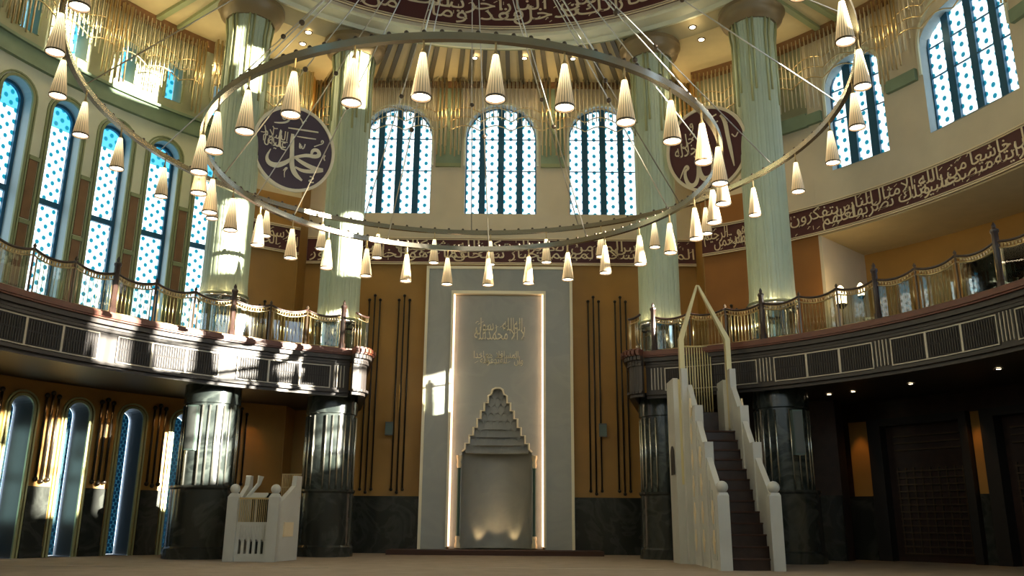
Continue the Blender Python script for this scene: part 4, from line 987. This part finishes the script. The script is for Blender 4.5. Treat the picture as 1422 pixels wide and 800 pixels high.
# ================================================================== CHANDELIER RINGS
CC = (-.72, 12.05)
def chandelier(label, c_, R_, zr, N, phase, step, hub, cab, name='ring_chandelier'):
    t_ = thing(name, label, 'chandelier', (c_[0], c_[1], zr))
    n = 160; a = MB(); vs = []; fs = []
    for i in range(n):
        th = 2*pi*i/n
        for (r, z) in ((R_-.035, -.045), (R_+.035, -.045), (R_+.035, .045), (R_-.035, .045)): vs.append((c_[0]+r*sin(th), c_[1]+r*cos(th), zr+z))
    for i in range(n):
        k, m_ = 4*i, 4*((i+1) % n)
        for j in range(4): fs.append((k+j, k+(j+1) % 4, m_+(j+1) % 4, m_+j))
    a.add(vs, fs); spart(t_, 'ring', a, 'ring_metal', 'auto')
    a = MB()
    for i in range(N*4):
        th = rad(phase+step*i/4); a.ball((c_[0]+R_*sin(th), c_[1]+R_*cos(th), zr+.065), .028, 7)
    spart(t_, 'studs', a, 'bronze', True)
    first = None
    for i in range(N):
        th = rad(phase+step*i); L = (c_[0]+R_*sin(th), c_[1]+R_*cos(th), zr)
        if first is None:
            a = MB(); s0 = -.20; H = .52
            a.lathe([(.108, s0-H), (.095, s0-H*.8), (.080, s0-H*.6), (.065, s0-H*.4), (.050, s0-H*.2), (.034, s0)], (0, 0, 0), 40, rf=lambda q_, z: 1+.02*cos(q_*20), uv=True, cap=False)
            sh = a.build('lamp_shade', 'shade', smooth=True)
            a = MB(); a.lathe([(.10, -.003), (.10, .003)], (0, 0, s0-H+.012), 20); d1 = a.build('diffuser', 'lamp_glow')
            a = MB(); a.lathe([(.104, -.012), (.114, -.012), (.114, .010), (.104, .010), (.104, -.012)], (0, 0, s0-H), 28, cap=False); d2 = a.build('shade_rim', 'bronze')
            a = MB(); a.tube([(0, 0, s0), (0, 0, 0)], .012, 6); a.lathe([(.034, s0), (.02, s0+.035), (.012, s0+.06)], (0, 0, 0), 12); d3 = a.build('stem', 'brass')
            for d in (d1, d2, d3): d.parent = sh
            first = sh; sh.parent = t_; sh.location = Vector(L)-t_.location
        else:
            sh = first.copy(); COL.objects.link(sh); sh.parent = t_; sh.location = Vector(L)-t_.location
            for ch in list(first.children): q_ = ch.copy(); COL.objects.link(q_); q_.parent = sh
        sh.rotation_euler = (random.uniform(-.01, .01), random.uniform(-.01, .01), 0)
    for an, ball_ in cab:
        th = rad(an); P_ = Vector((c_[0]+R_*sin(th), c_[1]+R_*cos(th), zr+.04)); H_ = Vector((hub[0]+.25*sin(th), hub[1]+.25*cos(th), hub[2]))
        a = MB(); a.tube([P_, H_], .011, 5); cb = spart(t_, 'cable', a, 'cable_metal', True)
        if ball_: a = MB(); a.ball(tuple(P_.lerp(H_, ball_)), .045, 8); a.build('turnbuckle', 'bronze', cb, smooth=True)
    return t_
mat('ring_metal', (.40, .36, .28), .22, .95); mat('cable_metal', (.55, .52, .45), .3, .9)
hub = (CC[0], CC[1], 11.3)
tin = chandelier('smaller lower brass ring chandelier with thirty pleated cone lamps', CC, 3.76, 5.85, 30, 4.0, 12.0, hub, [(4+30*k, .33) for k in range(12)])
a = MB(); a.lathe([(.12, -.15), (.3, -.05), (.3, .05), (.1, .15), (.05, .3)], hub, 24); spart(tin, 'hub', a, 'ring_metal', 'auto')
a = MB(); a.tube([(hub[0], hub[1], 11.5), (hub[0], hub[1], 21)], .05, 8); spart(tin, 'suspension_rod', a, 'ring_metal', True)
chandelier('larger upper brass ring chandelier with cone lamps spreading past the columns', (-.70, 12.12), 5.63, 6.85, 29, 2.3, 360/29, hub, [(-2+24*k, .42) for k in range(15)])
for k in range(6):
    th = rad(60*k+15); point('chandelier_light', (CC[0]+3.76*sin(th), CC[1]+3.76*cos(th), 5.3), 60, (1, .82, .52), .25)

# ================================================================== HANGING TUBE SCREENS
def screen(label, fn, u0, u1, zt, wins, sp=.11, dlist=(-.34, -.18), zlow=10.45, group=None):
    t_ = thing('tube_screen', label, 'screen'); a = MB(); N = int((u1-u0)/sp)
    for L_, d in enumerate(dlist):
        for i in range(N):
            u = u0+(u1-u0)*(i+.5*(L_+1)/1.5)/N
            if u > u1: continue
            zb = zlow+.12*L_+.25*abs(sin(u*2.1))
            for (a_, b_, zs) in wins:
                if a_-.1 < u < b_+.1:
                    m_ = (a_+b_)/2; r = (b_-a_)/2+.1; zb = max(zb, zs+.25+.9*math.sqrt(max(0, 1-((u-m_)/r)**2))*r*.85-L_*.25)
            zb = min(zb, zt-.25)
            rr_ = .0135
            a.tube([fn(u, zb, d), fn(u, zt, d)], rr_, 5)
    spart(t_, 'tubes', a, 'brass_tube', True)
    a = MB()
    for e_, k_ in ((u0, 1), (u1, -1)):
        for j in range(3): a.tube([fn(e_+k_*(.05+.11*j), zlow-.12+.05*abs(j-1), dlist[0]-.05), fn(e_+k_*(.05+.11*j), zt, dlist[0]-.05)], .021, 6)
    spart(t_, 'long_tubes', a, 'brass', True)
    a = MB()
    for j, z in enumerate((11.15, 11.45, 11.75)):
        pts = []; n_ = max(8, int((u1-u0)/.06))
        for i in range(n_+1):
            u = u0+(u1-u0)*i/n_; pts.append(fn(u, min(zt-.1, z+.16*abs(sin((u-u0)*pi/.85))), dlist[0]-.02+.05*j))
        a.tube(pts, .016, 5)
    spart(t_, 'scalloped_rails', a, 'brass', True); return t_
for i in range(3):
    a_, b_ = QW[i]; screen(['gilt hanging tube screen over the left of three niche windows', 'gilt hanging tube screen over the window straight above the niche', 'gilt hanging tube screen over the right of three niche windows'][i],
                           fQ, edges[i]+.03, edges[i+1]-.03, 12.75, [(a_, b_, 10.75)], zlow=10.5)
for i, (p, q_, l) in enumerate(((-84, -71.5, 'gilt hanging tube screen at the upper left corner of the picture'), (-71.3, -58.8, 'gilt hanging tube screen above the sunlit left wall, nearer one'), (-58.6, -46, 'gilt hanging tube screen above the left wall near the first column'), (-45.8, -30.4, 'gilt hanging tube screen behind the two left columns'))):
    R_ = RL if p < -46 else RR; f_ = CYL(R_); screen(l, f_, rad(p)*R_, rad(q_)*R_, 12.45, [(rad(c_)*RL-.3, rad(c_)*RL+.3, 10.9) for c_ in LC] if i < 3 else [], zlow=10.55)
screen('gilt hanging tube screen between the two right columns', fR, rad(30.4)*RR, rad(41)*RR, 12.45, [], zlow=10.7)
screen('gilt hanging tube screen around the narrower right wall window', fR, rad(41.2)*RR, rad(60.3)*RR, 12.45, [(RW[0][0], RW[0][1], 10.9)], zlow=10.4)
screen('gilt hanging tube screen around the large window at upper right', fR, rad(60.5)*RR, rad(78)*RR, 12.45, [(RW[1][0], RW[1][1], 11.0)], zlow=10.6)

# ================================================================== SMALL LIGHTS
def downlight(x, y, z, label, power=0, r=.07, group=None):
    t_ = thing('downlight', label, 'downlight', (x, y, z), group=group)
    a = MB(); a.lathe([(r, -.012), (r, 0)], (x, y, z), 16); spart(t_, 'lens', a, 'downlight_glow')
    a = MB(); a.lathe([(r, -.012), (r+.03, -.018), (r+.035, 0)], (x, y, z), 16, cap=False); spart(t_, 'trim_ring', a, 'bronze', True)
    if power: spot('downlight_beam', (x, y, z-.03), (x, y, 0), power, 95, (1, .78, .45))
for x, y, l in ((-5.19, 19.17, 'round ceiling downlight between the left columns, the lower of the pair'), (-5.46, 19.71, 'round ceiling downlight between the left columns, the one nearer the tube screen'),
                (4.43, 18.8, 'round ceiling downlight between the right columns, the larger of the pair'), (4.77, 19.36, 'round ceiling downlight between the right columns, the one nearer the tube screen')):
    downlight(x, y, ZC-.002, l, 130)
for x, l in ((-1.05, 'small downlight in ribbed soffit above the niche, left one'), (.29, 'small downlight in ribbed soffit above the niche, middle one'), (1.6, 'small downlight in ribbed soffit above the niche, right one')):
    downlight(x, 20.7, 12.86, l, 60, .06)
for (aa, R_), l in (((48.96, 9.5), 'tiny downlight under right balcony beside the column'), ((52.3, 9.5), 'tiny downlight under right balcony, second from the column'), ((60.2, 9.5), 'tiny downlight under right balcony above the first door'), ((71.8, 9.5), 'tiny downlight under right balcony by the picture edge')):
    x, y, _ = PT(aa, R_, 0); downlight(x, y, ZF+.055, l, 0, .04)
# wall washers
for aa in (47.2, 60.65):
    x, y, _ = PT(aa, R2-.35, 0); spot('wall_washer', (x, y, ZF-.1), PT(aa, R2-.02, 1.2), 30, 40, (1, .45, .12))
for k in range(2, len(LC)-1):
    x, y, z = fL(rad((LC[k]+LC[k+1])/2)*RL, ZF, -.35); p = fL(rad((LC[k]+LC[k+1])/2)*RL, 1.5, 0); spot('wall_washer', (x, y, ZF), p, 14, 60, (1, .55, .2))
x, y, _ = PT(-35, RR-.4, 0); spot('wall_washer', (x, y, ZF), PT(-35, RR, 1.6), 14, 60, (1, .5, .18))
# glowing globes in the gallery
for aa, R_, z, s_, l in ((44.35, 10.2, 6.0, 1, 'glowing white arched wall lamp behind the right balustrade'), (46.3, 10.6, 6.0, .62, 'smaller glowing wall lamp behind the right balustrade')):
    pass
def wall_lamp(px, py, z, s_, l):
    t_ = thing('wall_lamp', l, 'lamp', (px, py, z))
    a = MB(); a.lathe([(.02*s_, -.20*s_), (.11*s_, -.18*s_), (.12*s_, .05*s_), (.10*s_, .14*s_), (.05*s_, .22*s_), (.01, .25*s_)], (px, py, z), 16); spart(t_, 'globe', a, 'globe_glow', True)
    a = MB(); a.lathe([(.03*s_, -.30*s_), (.12*s_, -.22*s_), (.12*s_, -.19*s_)], (px, py, z), 12); a.tube([(px, py, ZD), (px, py, z-.25*s_)], .015, 6); spart(t_, 'stand', a, 'bronze')
    point('wall_lamp_light', (px, py, z+.45), 6, (1, .7, .35), .1)
wall_lamp(7.45, 18.75, 5.75, 1.0, 'glowing white arched lamp behind the right balustrade')
wall_lamp(7.85, 18.6, 5.85, .7, 'smaller glowing lamp behind the right balustrade, beside the arched one')

for aa in (-79, -72.3, -65.4, -58.9, -52.5, -46.0, -38, -34, 34, 39, 46, 60.5, 77):
    R_ = (RL if aa < -42 else RR)-.75; x, y, z = PT(aa, R_, 11.7); point('upper_fill_light', (x, y, z), 17 if aa < 0 else 9, (1, .80, .46), .08)  # warm points added to brighten the ceiling and upper walls
for x in (-4.8, -1.8, 1.1, 4.2): point('upper_fill_light', (x, YQ-.75, 11.9), 22, (1, .72, .36), .08)

ORD = ['furthest to the viewer', 'second', 'third']
for o in list(S.objects):
    if o.parent is None and o.name.startswith('window_') and o.get('label'):
        k = int(o.name.split('_')[1])
        if k <= 7: o['label'] = 'tall arched stained glass window in the pale left wall, '+['out of view', 'out of view beside it', 'cut by the left picture edge', 'second from the left edge', 'third from the left edge', 'fourth from the left edge', 'half hidden by the nearer column'][k-1]
        elif 11 <= k <= 17: o['label'] = 'narrow dark arched window under the left balcony, '+['out of view', 'out of view beside it', 'cut by the left edge', 'first fully seen', 'second fully seen', 'third, before the column', 'last, behind the column base'][k-11]
        elif 21 <= k <= 27: o['label'] = 'small slit window above the green ledge, '+['out of view', 'out of view beside it', 'at the top left corner', 'second from the corner', 'third from the corner', 'fourth from the corner', 'behind the nearer column'][k-21]
        elif 31 <= k <= 33: o['label'] = 'arched four-light stained glass window above the prayer niche, '+['left one', 'middle one', 'right one'][k-31]
        elif k >= 41: o['label'] = ['narrower arched stained glass window in the curved right wall', 'larger arched stained glass window at the upper right corner'][k-41]
    if o.parent is None and o.name.startswith('door_'): o['label'] = 'dark carved wooden door under the right balcony, '+('fully seen' if o.name == 'door_1' else 'cut by the right edge')
